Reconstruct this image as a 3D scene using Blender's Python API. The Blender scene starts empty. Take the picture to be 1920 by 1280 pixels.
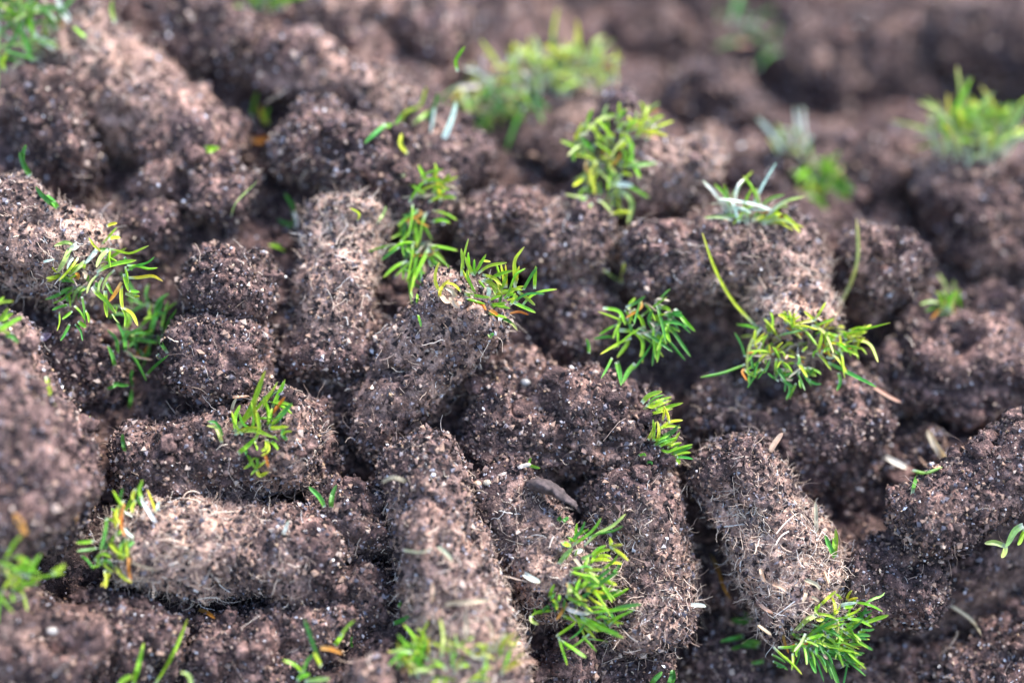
import bpy, math, random
import numpy as np
from mathutils import Vector
from mathutils.bvhtree import BVHTree

scene = bpy.context.scene
col = scene.collection
rng = np.random.default_rng(7)
random.seed(7)

# ------------------------------------------------------------------ camera, sky, sun, exposure
CM = 0.01
PITCH = math.radians(33)
FD = 40.0                       # focus distance, cm
FRAME_W = 19.0                  # width of the view at the focus distance, cm
FW = np.array([0, math.cos(PITCH), -math.sin(PITCH)])
UP = np.array([0, math.sin(PITCH), math.cos(PITCH)])
RT = np.array([1.0, 0, 0])
P0 = np.array([0, 0, 14.0])     # the point in focus, cm
CAM = P0 - FW * FD

cam_data = bpy.data.cameras.new('camera')
cam = bpy.data.objects.new('camera', cam_data)
col.objects.link(cam)
cam.location = Vector(CAM * CM)
cam.rotation_euler = (math.radians(90) - PITCH, 0, 0)
cam_data.sensor_width = 36
cam_data.lens = 36 * FD / FRAME_W
cam_data.clip_start = 0.01
cam_data.clip_end = 200
cam_data.dof.use_dof = True
cam_data.dof.focus_distance = FD * CM
cam_data.dof.aperture_fstop = 3.3
cam_data.dof.aperture_blades = 9
scene.camera = cam

SUN_EL, SUN_AZ = math.radians(58), math.radians(66)   # azimuth from +Y towards +X
world = bpy.data.worlds.new('World')
scene.world = world
world.use_nodes = True
nt = world.node_tree
nt.nodes.clear()
wo = nt.nodes.new('ShaderNodeOutputWorld')
bg = nt.nodes.new('ShaderNodeBackground')
sky = nt.nodes.new('ShaderNodeTexSky')
sky.sky_type = 'NISHITA'
sky.sun_disc = False
sky.sun_elevation = SUN_EL
sky.sun_rotation = SUN_AZ
sky.air_density = 1.0
sky.dust_density = .6
sky.ozone_density = 1.0
bg.inputs['Strength'].default_value = 0.15
nt.links.new(sky.outputs[0], bg.inputs[0])
nt.links.new(bg.outputs[0], wo.inputs[0])

sun_data = bpy.data.lights.new('sun', 'SUN')
sun_data.energy = 2.6
sun_data.angle = math.radians(30)
sun_data.color = (1.0, 0.97, 0.93)
sun = bpy.data.objects.new('sun', sun_data)
col.objects.link(sun)
sd = Vector((math.sin(SUN_AZ) * math.cos(SUN_EL), math.cos(SUN_AZ) * math.cos(SUN_EL), math.sin(SUN_EL)))
sun.rotation_euler = sd.to_track_quat('Z', 'Y').to_euler()
sun.location = sd * 3

scene.view_settings.view_transform = 'Standard'
scene.view_settings.look = 'None'
scene.view_settings.gamma = 1
scene.view_settings.use_curve_mapping = False
scene.view_settings.exposure = 2.08

# ------------------------------------------------------------------ helpers
def W(px, py, w):
    """a point seen at photo position px, py (1920 x 1280) at w cm beyond the focus distance -> world, cm"""
    d = FD + w
    k = FRAME_W / 1920 * d / FD
    return CAM + RT * ((px - 960) * k) + UP * ((640 - py) * k) + FW * d

def px_cm(w):
    return FRAME_W / 1920 * (FD + w) / FD

def to_px(p):
    q = p - CAM
    d = q @ FW
    k = FRAME_W / 1920 * d / FD
    return 960 + (q @ RT) / k, 640 - (q @ UP) / k, d - FD

def _hash(ix, iy, iz, seed):
    h = (ix * 374761393 + iy * 668265263 + iz * 2147483647 + seed * 1274126177) & 0xFFFFFFFF
    h = ((h ^ (h >> 13)) * 1274126177) & 0xFFFFFFFF
    h = ((h ^ (h >> 16)) * 2246822519) & 0xFFFFFFFF
    return (h ^ (h >> 15)) & 0xFFFFFFFF

def vnoise(p, seed=0):
    i = np.floor(p).astype(np.int64)
    f = p - i
    f = f * f * f * (f * (f * 6 - 15) + 10)
    out = 0
    for dx in (0, 1):
        wx = f[:, 0] if dx else 1 - f[:, 0]
        for dy in (0, 1):
            wy = f[:, 1] if dy else 1 - f[:, 1]
            for dz in (0, 1):
                wz = f[:, 2] if dz else 1 - f[:, 2]
                out = out + wx * wy * wz * (_hash(i[:, 0] + dx, i[:, 1] + dy, i[:, 2] + dz, seed) / 4294967295.0)
    return out * 2 - 1

def fbm(p, octaves=3, seed=0):
    a, s, o = 1.0, 0, 0
    for k in range(octaves):
        o = o + a * vnoise(p * (2.03 ** k) + 17.3 * k, seed + k)
        s += a
        a *= .5
    return o / s

def worley(p, seed=0):
    i = np.floor(p).astype(np.int64)
    f = p - i
    best = np.full(len(p), 9.0)
    for dx in (-1, 0, 1):
        for dy in (-1, 0, 1):
            for dz in (-1, 0, 1):
                h = _hash(i[:, 0] + dx, i[:, 1] + dy, i[:, 2] + dz, seed)
                ox = (h & 1023) / 1023.0
                oy = ((h >> 10) & 1023) / 1023.0
                oz = ((h >> 20) & 1023) / 1023.0
                d = (dx + ox - f[:, 0]) ** 2 + (dy + oy - f[:, 1]) ** 2 + (dz + oz - f[:, 2]) ** 2
                np.minimum(best, d, out=best)
    return np.sqrt(best)

def mesh_np(name, verts, faces, mat, parent=None, smooth=True, attr=None, color=None):
    """verts in cm (world); faces (n,3) or (n,4). Linked as one object, local to its parent"""
    v = np.asarray(verts, dtype=np.float64) * CM
    off = np.array(parent['_o']) if parent is not None and '_o' in parent else np.zeros(3)
    if parent is None:
        off = np.array([v[:, 0].mean(), v[:, 1].mean(), v[:, 2].min()])
    v = v - off
    k = faces.shape[1]
    me = bpy.data.meshes.new(name)
    me.vertices.add(len(v))
    me.vertices.foreach_set('co', v.astype(np.float32).ravel())
    me.loops.add(len(faces) * k)
    me.loops.foreach_set('vertex_index', faces.astype(np.int32).ravel())
    me.polygons.add(len(faces))
    me.polygons.foreach_set('loop_start', np.arange(0, len(faces) * k, k, dtype=np.int32))
    me.polygons.foreach_set('use_smooth', np.full(len(faces), smooth))
    if attr is not None:
        for an, av in attr.items():
            a = me.attributes.new(an, 'FLOAT', 'POINT')
            a.data.foreach_set('value', np.asarray(av, dtype=np.float32))
    if color is not None:
        a = me.attributes.new('tint', 'FLOAT_COLOR', 'POINT')
        a.data.foreach_set('color', np.c_[color, np.ones(len(color))].astype(np.float32).ravel())
    me.update(calc_edges=True)
    me.materials.append(mat)
    o = bpy.data.objects.new(name, me)
    col.objects.link(o)
    if parent is not None:
        o.parent = parent
    else:
        o.location = off
    return o

def thing(name, label, cat, base, group=None):
    o = bpy.data.objects.new(name, None)
    o.empty_display_size = .01
    col.objects.link(o)
    o.location = Vector(np.asarray(base) * CM)
    o['label'] = label
    o['category'] = cat
    o['_o'] = [float(x) for x in np.asarray(base) * CM]
    if group:
        o['group'] = group
    return o

def tag(o, label, cat, group=None):
    o['label'] = label
    o['category'] = cat
    if group:
        o['group'] = group

# ------------------------------------------------------------------ materials
def new_mat(name):
    m = bpy.data.materials.new(name)
    m.use_nodes = True
    n = m.node_tree
    n.nodes.clear()
    out = n.nodes.new('ShaderNodeOutputMaterial')
    b = n.nodes.new('ShaderNodeBsdfPrincipled')
    n.links.new(b.outputs[0], out.inputs[0])
    return m, n, b, out

def ramp(n, stops, interp='LINEAR'):
    r = n.nodes.new('ShaderNodeValToRGB')
    r.color_ramp.interpolation = interp
    e = r.color_ramp.elements
    while len(e) < len(stops):
        e.new(.5)
    for el, (p, c) in zip(e, stops):
        el.position = p
        el.color = (*c, 1)
    return r

def noise_node(n, coord, scale, detail=3, rough=.6):
    t = n.nodes.new('ShaderNodeTexNoise')
    t.inputs['Scale'].default_value = scale
    t.inputs['Detail'].default_value = detail
    t.inputs['Roughness'].default_value = rough
    n.links.new(coord, t.inputs['Vector'])
    return t

def soil_material(name='soil', dark=1.0):
    m, n, b, out = new_mat(name)
    geo = n.nodes.new('ShaderNodeNewGeometry')
    pos = geo.outputs['Position']
    big = noise_node(n, pos, 95, 3)
    mid = noise_node(n, pos, 520, 4, .65)
    fine = noise_node(n, pos, 2300, 2)
    rb = ramp(n, [(.3, (.026 * dark, .0175 * dark, .017 * dark)), (.5, (.083 * dark, .0545 * dark, .050 * dark)), (.68, (.30 * dark, .202 * dark, .172 * dark))])
    n.links.new(mid.outputs[0], rb.inputs[0])
    rt = ramp(n, [(.28, (.10, .068, .058)), (.46, (.36, .245, .185)), (.64, (.70, .52, .40))])
    n.links.new(mid.outputs[0], rt.inputs[0])
    at = n.nodes.new('ShaderNodeAttribute')
    at.attribute_name = 'thatch'
    mx = n.nodes.new('ShaderNodeMix')
    mx.data_type = 'RGBA'
    n.links.new(at.outputs['Fac'], mx.inputs['Factor'])
    n.links.new(rb.outputs[0], mx.inputs[6])
    n.links.new(rt.outputs[0], mx.inputs[7])
    # broad patches: moist violet-brown to drier warm brown
    rp = ramp(n, [(.33, (.55, .50, .55)), (.5, (1.0, .93, .92)), (.66, (1.55, 1.36, 1.26))])
    n.links.new(big.outputs[0], rp.inputs[0])
    mul = n.nodes.new('ShaderNodeMix')
    mul.data_type = 'RGBA'
    mul.blend_type = 'MULTIPLY'
    mul.inputs['Factor'].default_value = 1
    n.links.new(mx.outputs[2], mul.inputs[6])
    n.links.new(rp.outputs[0], mul.inputs[7])
    # fine grain
    rf = ramp(n, [(.33, (.62, .6, .62)), (.6, (1.15, 1.1, 1.08)), (.74, (1.9, 1.75, 1.65))])
    n.links.new(fine.outputs[0], rf.inputs[0])
    mul2 = n.nodes.new('ShaderNodeMix')
    mul2.data_type = 'RGBA'
    mul2.blend_type = 'MULTIPLY'
    mul2.inputs['Factor'].default_value = 1
    n.links.new(mul.outputs[2], mul2.inputs[6])
    n.links.new(rf.outputs[0], mul2.inputs[7])
    tone_shade_at = n.nodes.new('ShaderNodeAttribute')
    tone_shade_at.attribute_name = 'tone_shade'
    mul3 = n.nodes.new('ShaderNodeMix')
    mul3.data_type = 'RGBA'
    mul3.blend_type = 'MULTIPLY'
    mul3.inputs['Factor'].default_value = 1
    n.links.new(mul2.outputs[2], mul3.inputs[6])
    n.links.new(tone_shade_at.outputs['Fac'], mul3.inputs[7])  # multiplies in soil tone, with shade painted into the far plugs
    n.links.new(mul3.outputs[2], b.inputs['Base Color'])
    b.inputs['Roughness'].default_value = .78
    b.inputs['Specular IOR Level'].default_value = .2
    bump = n.nodes.new('ShaderNodeBump')
    bump.inputs['Strength'].default_value = .9
    bump.inputs['Distance'].default_value = .0006
    n.links.new(fine.outputs[0], bump.inputs['Height'])
    n.links.new(bump.outputs[0], b.inputs['Normal'])
    return m

def island_material(name, stops, rough, spec, subtle=None):
    m, n, b, out = new_mat(name)
    geo = n.nodes.new('ShaderNodeNewGeometry')
    r = ramp(n, stops, 'CONSTANT')
    n.links.new(geo.outputs['Random Per Island'], r.inputs[0])
    n.links.new(r.outputs[0], b.inputs['Base Color'])
    b.inputs['Roughness'].default_value = rough
    b.inputs['Specular IOR Level'].default_value = spec
    return m

M_SOIL = soil_material()
M_CRUMB = island_material('crumbs', [(0, (.018, .012, .012)), (.30, (.052, .034, .031)), (.50, (.105, .067, .060)), (.66, (.18, .117, .099)), (.80, (.29, .185, .135)), (.90, (.15, .13, .145)), (.95, (.42, .31, .25))], .8, .22)
M_SAND = island_material('sand', [(0, (.26, .22, .23)), (.22, (.38, .34, .35)), (.42, (.54, .50, .52)), (.55, (.70, .67, .69)), (.62, (.42, .27, .16)), (.74, (.34, .20, .13)), (.82, (.55, .40, .28)), (.9, (.20, .19, .23)), (.96, (.13, .12, .15))], .22, .6)
M_FIBRE = island_material('fibres', [(0, (.32, .215, .165)), (.2, (.50, .355, .265)), (.45, (.68, .51, .39)), (.72, (.80, .65, .52)), (.88, (.28, .18, .14)), (.94, (.74, .68, .63))], .7, .3)
M_DARKFIBRE = island_material('rootlets', [(0, (.13, .085, .07)), (.35, (.22, .155, .125)), (.65, (.33, .24, .20)), (.9, (.5, .42, .38))], .7, .3)

def grass_material():
    m, n, b, out = new_mat('grass')
    at = n.nodes.new('ShaderNodeAttribute')
    at.attribute_name = 'tint'
    geo = n.nodes.new('ShaderNodeNewGeometry')
    ns = noise_node(n, geo.outputs['Position'], 900, 2)
    rp = ramp(n, [(.3, (.8, .8, .8)), (.7, (1.18, 1.15, 1.1))])
    n.links.new(ns.outputs[0], rp.inputs[0])
    mul = n.nodes.new('ShaderNodeMix')
    mul.data_type = 'RGBA'
    mul.blend_type = 'MULTIPLY'
    mul.inputs['Factor'].default_value = 1
    n.links.new(at.outputs['Color'], mul.inputs[6])
    n.links.new(rp.outputs[0], mul.inputs[7])
    n.links.new(mul.outputs[2], b.inputs['Base Color'])
    b.inputs['Roughness'].default_value = .38
    b.inputs['Specular IOR Level'].default_value = .45
    tr = n.nodes.new('ShaderNodeBsdfTranslucent')
    n.links.new(mul.outputs[2], tr.inputs['Color'])
    mix = n.nodes.new('ShaderNodeMixShader')
    mix.inputs[0].default_value = .42
    n.links.new(b.outputs[0], mix.inputs[1])
    n.links.new(tr.outputs[0], mix.inputs[2])
    n.links.new(mix.outputs[0], out.inputs[0])
    return m
M_GRASS = grass_material()

def plain_mat(name, c, rough=.6, spec=.4, var=.25, scale=700):
    m, n, b, out = new_mat(name)
    geo = n.nodes.new('ShaderNodeNewGeometry')
    ns = noise_node(n, geo.outputs['Position'], scale, 3)
    rp = ramp(n, [(.3, tuple(x * (1 - var) for x in c)), (.7, tuple(min(1, x * (1 + var)) for x in c))])
    n.links.new(ns.outputs[0], rp.inputs[0])
    n.links.new(rp.outputs[0], b.inputs['Base Color'])
    b.inputs['Roughness'].default_value = rough
    b.inputs['Specular IOR Level'].default_value = spec
    bump = n.nodes.new('ShaderNodeBump')
    bump.inputs['Strength'].default_value = .5
    bump.inputs['Distance'].default_value = .0003
    n.links.new(ns.outputs[0], bump.inputs['Height'])
    n.links.new(bump.outputs[0], b.inputs['Normal'])
    return m

# ------------------------------------------------------------------ the table of soil plugs
# key: A end, B end as (photo x, photo y, depth of the near surface in cm from the plane in focus), radii in photo pixels,
# thatch: (end, amount), fibres: relative density, label
def P(key, A, B, ra, rb, label, thatch=None, fib=.5, bend=(0, 0), sp=.055, cat='soil plug', name='soil_plug', rough=1.0):
    return dict(key=key, A=A, B=B, ra=ra, rb=rb, label=label, thatch=thatch, fib=fib, bend=bend, sp=sp, cat=cat, name=name, rough=rough)

PLUGS = [
 P('centre', (905, 540, -.05), (672, 835, .75), 84, 98, 'sharp upright soil plug crowned by a yellow-green grass tuft in the middle of the heap', ('A', .45), .45, rough=0.75),
 P('slab', (860, 815, 0.4), (1265, 850, 0.1), 112, 118, 'broad dark soil plug lying sideways, short bright blades at its end above the fibrous plug', None, .35, bend=(0, -20), rough=1.25),
 P('fibrous', (1165, 880, .0), (1225, 1225, -.2), 98, 88, 'fibrous tan plug standing behind the grass tuft of the plug beside it', ('B', .45), 1.5, rough=0.8),
 P('lower', (782, 812, -.5), (890, 1340, -2.1), 82, 126, 'long brown plug running downhill, straw-coloured streaks and soft grass at its low end', ('B', .6), .8, rough=0.75),
 P('lower_tuft', (915, 885, 0.05), (1110, 1135, -0.75), 80, 92, 'tan plug with a bright tuft at its low end, between streaked and fibrous plugs', ('B', .55), 1.1, rough=0.8),
 P('tan', (1350, 835, 0.2), (1525, 1185, -0.3), 86, 98, 'plug with shaggy pale thatch and a dense green tuft at its low end', ('B', 1.0), 1.9, rough=0.7),
 P('ramp', (1690, 1005, -0.35), (2030, 795, -0.1), 80, 90, 'dark smooth plug sloping up out of the picture beside the pale dry stem', None, .3, rough=0.6),
 P('ramp_foot', (1575, 1100, 0.3), (1765, 1095, 0.15), 86, 82, 'blunt dark plug tucked under the foot of the smooth sloping plug', None, .35, rough=1.2),
 P('felted', (205, 1025, -1.1), (640, 1050, -0.75), 86, 94, 'felted tan plug lying sideways with grass on its outer end, below the wide bare clod', ('A', .75), 1.3, rough=0.8),
 P('felted_end', (560, 1010, -.35), (760, 985, -.3), 78, 85, 'short brown plug joining the felted plug to the streaked plug', None, .7),
 P('fork', (215, 885, -.2), (590, 815, -.55), 92, 90, 'dark plug with a splayed green and orange tuft on its near end', ('B', .25), .5, rough=0.8),
 P('fork_end', (545, 760, 0.25), (610, 900, 0.25), 72, 82, 'crumbling dark end piece beside the plug with the green and orange tuft', None, .35, rough=1.5),
 P('hollow_wall', (450, 960, 1.05), (640, 940, 1.25), 62, 70, 'small loose crumb bank under the dark crumbling end piece', None, .3, rough=1.6, cat='soil clod', name='soil_clod'),
 P('bare', (-120, 660, -2.1), (95, 1035, -2.6), 165, 160, 'wide smooth bare clod with an orange flake on it, out of focus', None, .15, sp=.08, cat='soil clod', name='soil_clod', rough=.6),
 P('stump', (446, 478, 0.65), (432, 620, 0.2), 90, 92, 'upper lump of the twin knobbly stump, behind the reddish lump', None, .45, rough=1.15),
 P('stump_front', (430, 590, 0.15), (415, 745, -0.1), 94, 106, 'reddish knobbly lump with a fine crumb face, in front of its twin', None, .55, rough=1.15),
 P('pale', (652, 375, 1.3), (610, 720, 0.35), 70, 90, 'upright plug, pale fibrous top and dark sandy foot, next to the centre plug', ('A', .9), .9, rough=0.75),
 P('west', (-30, 400, .5), (190, 520, .25), 92, 98, 'tan-topped plug at the picture edge with a long spidery tuft spilling from its end', ('B', .6), .8, rough=0.8),
 P('west_foot', (80, 640, 1.00), (215, 740, 0.70), 78, 88, 'sandy clod in the shade below the spidery tuft', None, .4, cat='soil clod', name='soil_clod', rough=1.3),
 P('ridge', (535, 255, 1.9), (830, 390, 1.5), 86, 80, 'rounded dark plug behind the pale upright plug, leafy tuft at its end', None, .6),
 P('knob', (115, 165, 2.3), (140, 350, 1.6), 95, 98, 'round dark knob of soil with a pitted face near the picture edge', None, .3, sp=.08, rough=1.5),
 P('behind_west', (150, 410, 1.7), (330, 455, 1.4), 72, 72, 'low blurred plug just behind the spidery tuft', ('A', .2), .5, sp=.08),
 P('slope', (120, 60, 2.8), (420, 320, 2.0), 88, 95, 'long pale plug lying diagonally down the upper slope', ('A', .5), .7, sp=.08),
 P('slope_low', (270, 300, 2.0), (480, 400, 1.5), 85, 88, 'mottled plug below the diagonal plug, a green clipping resting on it', None, .5, sp=.08, rough=1.3),
 P('top_dark', (330, 40, 3.6), (490, 110, 3.0), 84, 80, 'dark blurred plug near the top edge beside the diagonal plug', None, .3, sp=.1),
 P('top_warm', (490, 130, 3.2), (720, 185, 2.8), 72, 78, 'warm brown blurred plug above the little yellow-footed shoot', ('B', .3), .5, sp=.1),
 P('back_shelf', (690, 170, 3.0), (880, 350, 2.2), 80, 86, 'plug with a lit edge, white-stalked blades standing on it', ('A', .35), .6, sp=.08),
 P('mound_top', (560, 40, 5.2), (860, 60, 5.4), 75, 82, 'pinkish blurred plug lying along the top edge', ('A', .3), .3, sp=.1),
 P('crest', (1075, 165, 4.6), (985, 330, 3.9), 78, 92, 'standing plug topped by a thick bright blurred tuft', ('A', .5), .4, sp=.1),
 P('leafy', (1110, 255, 2.3), (1330, 345, 2.6), 92, 88, 'stout plug with a light rim and a mixed green and yellow tuft on its face', ('B', .4), .7, sp=.08),
 P('shelf', (1175, 505, 1.3), (1435, 465, 1.3), 84, 86, 'brown plug lying sideways over the black hollow, a pale tuft behind it', ('B', .3), .9, bend=(0, -8), rough=0.85),
 P('shelf_end', (1455, 400, 1.7), (1500, 650, .9), 78, 82, 'pinkish fibrous plug with long curved blades and a sprawling tuft at its foot', ('B', .7), 1.0),
 P('saddle', (870, 430, 1.9), (1150, 440, 1.7), 76, 80, 'low blurred plug directly behind the centre tuft', ('B', .2), .6),
 P('saddle_low', (1010, 520, 2.0), (1110, 660, 1.7), 86, 82, 'brown plug sloping down between the centre plug and the hanging dark tuft', None, .6, rough=1.2),
 P('east_knob', (1610, 450, 2.1), (1680, 570, 1.7), 82, 84, 'rounded violet-brown knob beside the single bent stem', None, .3, sp=.08, rough=1.3),
 P('mid_east', (1400, 875, 1.2), (1660, 740, 1.2), 86, 90, 'dark sandy plug under the sprawling tuft with curved blades', None, .4, rough=1.2),
 P('crumbly', (1640, 690, 1.8), (1960, 740, 1.9), 105, 118, 'broad crumbly clod strewn with pale grit, out of focus', None, .5, sp=.08, cat='soil clod', name='soil_clod', rough=1.7),
 P('crumbly_top', (1720, 590, 2.6), (1940, 600, 2.9), 72, 80, 'blurred clod with a faint green sprout, behind the crumbly clod', None, .3, sp=.1, cat='soil clod', name='soil_clod', rough=1.4),
 P('east_foot', (1560, 880, 1.60), (1760, 870, 1.60), 76, 82, 'shaded dark plug behind the blunt one, the pale dry stem over its end', None, .4, rough=1.2),
 P('post', (1828, 270, 4.2), (1810, 420, 3.6), 72, 88, 'standing plug with a fan of pale blurred grass', ('A', .5), .4, sp=.1),
 P('east_dark', (1800, 400, 3.6), (1960, 500, 3.3), 85, 95, 'dark blurred clod under the plug with the pale grass fan', None, .2, sp=.1, cat='soil clod', name='soil_clod'),
 P('far_big', (1430, 150, 8.5), (1760, 180, 8.8), 125, 128, 'big violet-brown plug far back, wholly blurred', None, .15, sp=.14),
 P('far_low', (1300, 280, 5.2), (1480, 330, 4.6), 72, 80, 'blurred plug in the dip behind the stout plug with a light rim', ('A', .3), .3, sp=.12),
 P('far_low_b', (1470, 320, 5.0), (1720, 330, 5.4), 70, 72, 'low blurred plug holding the back tuft with a deep green base', None, .2, sp=.12),
 P('far_east', (1740, 60, 8.5), (1980, 110, 8.0), 88, 92, 'far blurred plug at the top corner', None, .15, sp=.14),
 P('far_mid', (1150, 80, 9.2), (1420, 120, 9.8), 78, 82, 'far dim plug behind the thick bright tuft', None, .15, sp=.14),
 P('far_slope', (1250, 170, 6.8), (1420, 260, 6.2), 70, 76, 'dim plug lying in the shade between the stout plug and the big far one', None, .2, sp=.14),
 P('near_corner', (-60, 1110, -1.8), (160, 1290, -2.3), 120, 128, 'large near clod at the bottom corner, soft with blur', ('A', .25), .4, sp=.08, cat='soil clod', name='soil_clod', rough=1.2),
 P('near_lumps', (160, 1170, -.9), (350, 1235, -1.2), 88, 96, 'lumpy dark plug under the felted plug, white grit on it', None, .4, rough=1.5),
 P('near_long', (370, 1270, -1.0), (740, 1130, -.5), 100, 92, 'dark plug rising beside the streaked plug, two-forked shoot in front', None, .5),
 P('near_round', (640, 1300, -2.3), (770, 1300, -2.3), 78, 80, 'small rounded end of a plug at the bottom edge', ('A', .3), .4, sp=.08),
 P('near_gap', (1010, 1245, .1), (1250, 1270, .15), 70, 80, 'sandy plug at the bottom edge below the bright-tufted tan plug', None, .5, rough=1.3),
 P('dark_floor', (1290, 1200, 1.60), (1440, 1290, 1.30), 80, 84, 'shaded plug in the pit below the shaggy thatch plug', None, .4, rough=1.3),
 P('pit_wall', (1255, 1050, 1.60), (1400, 1110, 1.50), 70, 74, 'shaded sandy plug in the gap with a bent straw', None, .4, rough=1.2),
 P('corner_east', (1770, 1320, 0.6), (1990, 1185, 0.9), 106, 110, 'wide dark clod in the low corner, a hair root trailing from it', None, .4, cat='soil clod', name='soil_clod', rough=1.2),
 P('under_tuft', (1600, 1270, 1.40), (1780, 1250, 1.30), 62, 70, 'shaded low plug beneath the dense green tuft', None, .3, rough=1.3),
 P('hollow_back', (1200, 660, 3.00), (1390, 720, 2.90), 72, 78, 'shaded plug on the floor of the black hollow', None, .4, rough=1.2),
 P('notch', (1290, 780, 1.30), (1420, 800, 1.40), 66, 72, 'brown plug wedged behind the short bright blades', None, .4, rough=1.2),
 P('crumb_shelf', (850, 690, 1.3), (1030, 745, 1.0), 66, 72, 'loose sandy shoulder beside the centre plug, a pebble on top', None, .3, rough=1.5, cat='soil clod', name='soil_clod'),
 P('back_gap', (880, 300, 4.6), (960, 420, 3.9), 62, 66, 'shaded plug in the dark notch behind the leafy tuft', None, .3, sp=.1),
]

TONE_SHADE = {'far_big': .55, 'far_east': .6, 'far_mid': .6, 'far_slope': .6, 'far_low_b': .7, 'far_low': .75, 'east_dark': .65, 'post': .75, 'knob': .75, 'top_dark': .75,  # soil tone per plug; the far plugs' values also paint in background shade
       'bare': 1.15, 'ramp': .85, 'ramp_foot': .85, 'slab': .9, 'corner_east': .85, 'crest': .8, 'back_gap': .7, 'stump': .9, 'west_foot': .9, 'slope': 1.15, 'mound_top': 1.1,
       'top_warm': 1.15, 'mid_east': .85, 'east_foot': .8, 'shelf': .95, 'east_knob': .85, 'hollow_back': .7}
GROUP = 'soil plugs heaped after aerating a lawn'
GROUP_C = 'loose clods among the soil plugs'

# ------------------------------------------------------------------ the bed of loose soil under the plugs
ctrl = []
for s in PLUGS:
    for t in (0, .5, 1):
        a = np.array(s['A']) * (1 - t) + np.array(s['B']) * t
        r = (s['ra'] * (1 - t) + s['rb'] * t) * px_cm(a[2])
        k = px_cm(a[2])
        ctrl.append(((a[0] - 960) * k, (640 - a[1]) * k, a[2] + r * 1.42))
ctrl = np.array(ctrl)

def bed_w(u, v):
    tr = np.where(v < 2, (v - 2) * .45, (v - 2) * .95) + 2.3
    tr = tr + np.clip(u - 2, 0, 9) * np.clip(v, 0, 12) * .055
    tr = np.where(v > 9, tr + (v - 9) * .5, tr)
    num = tr * .25
    den = np.full(u.shape, .25)
    for cu, cv, cw in ctrl:
        k = np.exp(-((u - cu) ** 2 + (v - cv) ** 2) / (2 * .95 ** 2))
        num = num + k * cw
        den = den + k
    return num / den

def grid_axis(lo, hi, step, far_lo, far_hi):
    a = np.arange(lo, hi + 1e-6, step)
    left, right = [], []
    x, d = lo, step
    while x > far_lo:
        d *= 1.18
        x -= d
        left.append(x)
    x, d = hi, step
    while x < far_hi:
        d *= 1.18
        x += d
        right.append(x)
    return np.array(left[::-1] + list(a) + right)

def grid_faces(nu, nv, wrap=False):
    i = np.arange(nv - 1)[:, None] * nu
    j = np.arange(nu if wrap else nu - 1)[None, :]
    j1 = (j + 1) % nu
    return np.stack([(i + j), (i + j1), (i + nu + j1), (i + nu + j)], -1).reshape(-1, 4)

ua = grid_axis(-12, 12.5, .085, -32, 32)
va = grid_axis(-8.5, 11.5, .085, -17, 22)
UU, VV = np.meshgrid(ua, va)
WW = bed_w(UU, VV)
bed = CAM + RT * UU[..., None] + UP * VV[..., None] + FW * (FD + WW)[..., None]
bshape = bed.shape
bed = bed.reshape(-1, 3)
# the outer skirt comes down to the ground
edge = np.maximum(np.maximum((-14 - UU) / 16, (UU - 14) / 16), np.maximum((VV - 13) / 8, (-10 - VV) / 6)).ravel()
edge = np.clip(edge, 0, 1)
bed[:, 2] = bed[:, 2] * (1 - edge ** 1.5) + (-1.0) * edge ** 1.5

def relief(p, n, seed, rough=1.0, size=1.0):
    q = p + seed * 13.7
    d = .34 * size * fbm(q / 1.1, 2, seed)
    wb = worley(q / .86 + .35 * fbm(q / .6, 2, seed + 15)[:, None], seed + 13)
    d = d + (.5 - wb) * .21 * rough
    wl = worley(q / .30 + .3 * fbm(q / .3, 2, seed + 5)[:, None], seed + 3)
    d = d + (.5 - wl) * .075 * rough
    d = d + .075 * rough * fbm(q / .15, 2, seed + 9)
    # torn hollows
    h = fbm(q / .55, 2, seed + 21)
    d = d - np.clip(h - .18, 0, 1) * .6 * rough + .03
    return p + n * d[:, None]

nb = np.tile(-FW * .7 + np.array([0, 0, .5]), (len(bed), 1))
nb /= np.linalg.norm(nb[0])
lump = worley(bed / 1.7, 91)
bed = bed + nb * ((.55 - lump) * .55)[:, None]
bed = relief(bed, nb, 77, 1.3)
bed_faces = grid_faces(bshape[1], bshape[0])

def grid_normals(p, shape, wrap=False):
    g = p.reshape(shape)
    if wrap:
        du = np.roll(g, -1, 1) - np.roll(g, 1, 1)
    else:
        du = np.gradient(g, axis=1)
    dv = np.gradient(g, axis=0)
    n = np.cross(du, dv)
    l = np.linalg.norm(n, axis=-1, keepdims=True)
    return (n / np.maximum(l, 1e-9)).reshape(-1, 3)

bed_n = grid_normals(bed, bshape)
if (bed_n @ FW).mean() > 0:
    bed_n = -bed_n

thb = np.clip(fbm(bed / 1.2, 2, 5) * .5, 0, .35)
soil = mesh_np('soil', bed, bed_faces, M_SOIL, attr={'thatch': thb, 'tone_shade': np.full(len(bed), .8)})
soil['kind'] = 'structure'

# the ground round the heap
gx = grid_axis(-100, 100, 10, -6000, 6000)
gu, gv = np.meshgrid(gx, gx)
gz = .35 * fbm(np.c_[gu.ravel(), gv.ravel(), 0 * gu.ravel()] / 14, 3, 3)
ground = mesh_np('ground', np.c_[gu.ravel(), gv.ravel(), gz - .4], grid_faces(len(gx), len(gx)), M_SOIL, attr={'tone_shade': np.full(gu.size, .8)})
ground['kind'] = 'structure'

# ------------------------------------------------------------------ plug bodies
def unit(v):
    return v / np.linalg.norm(v)

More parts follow.
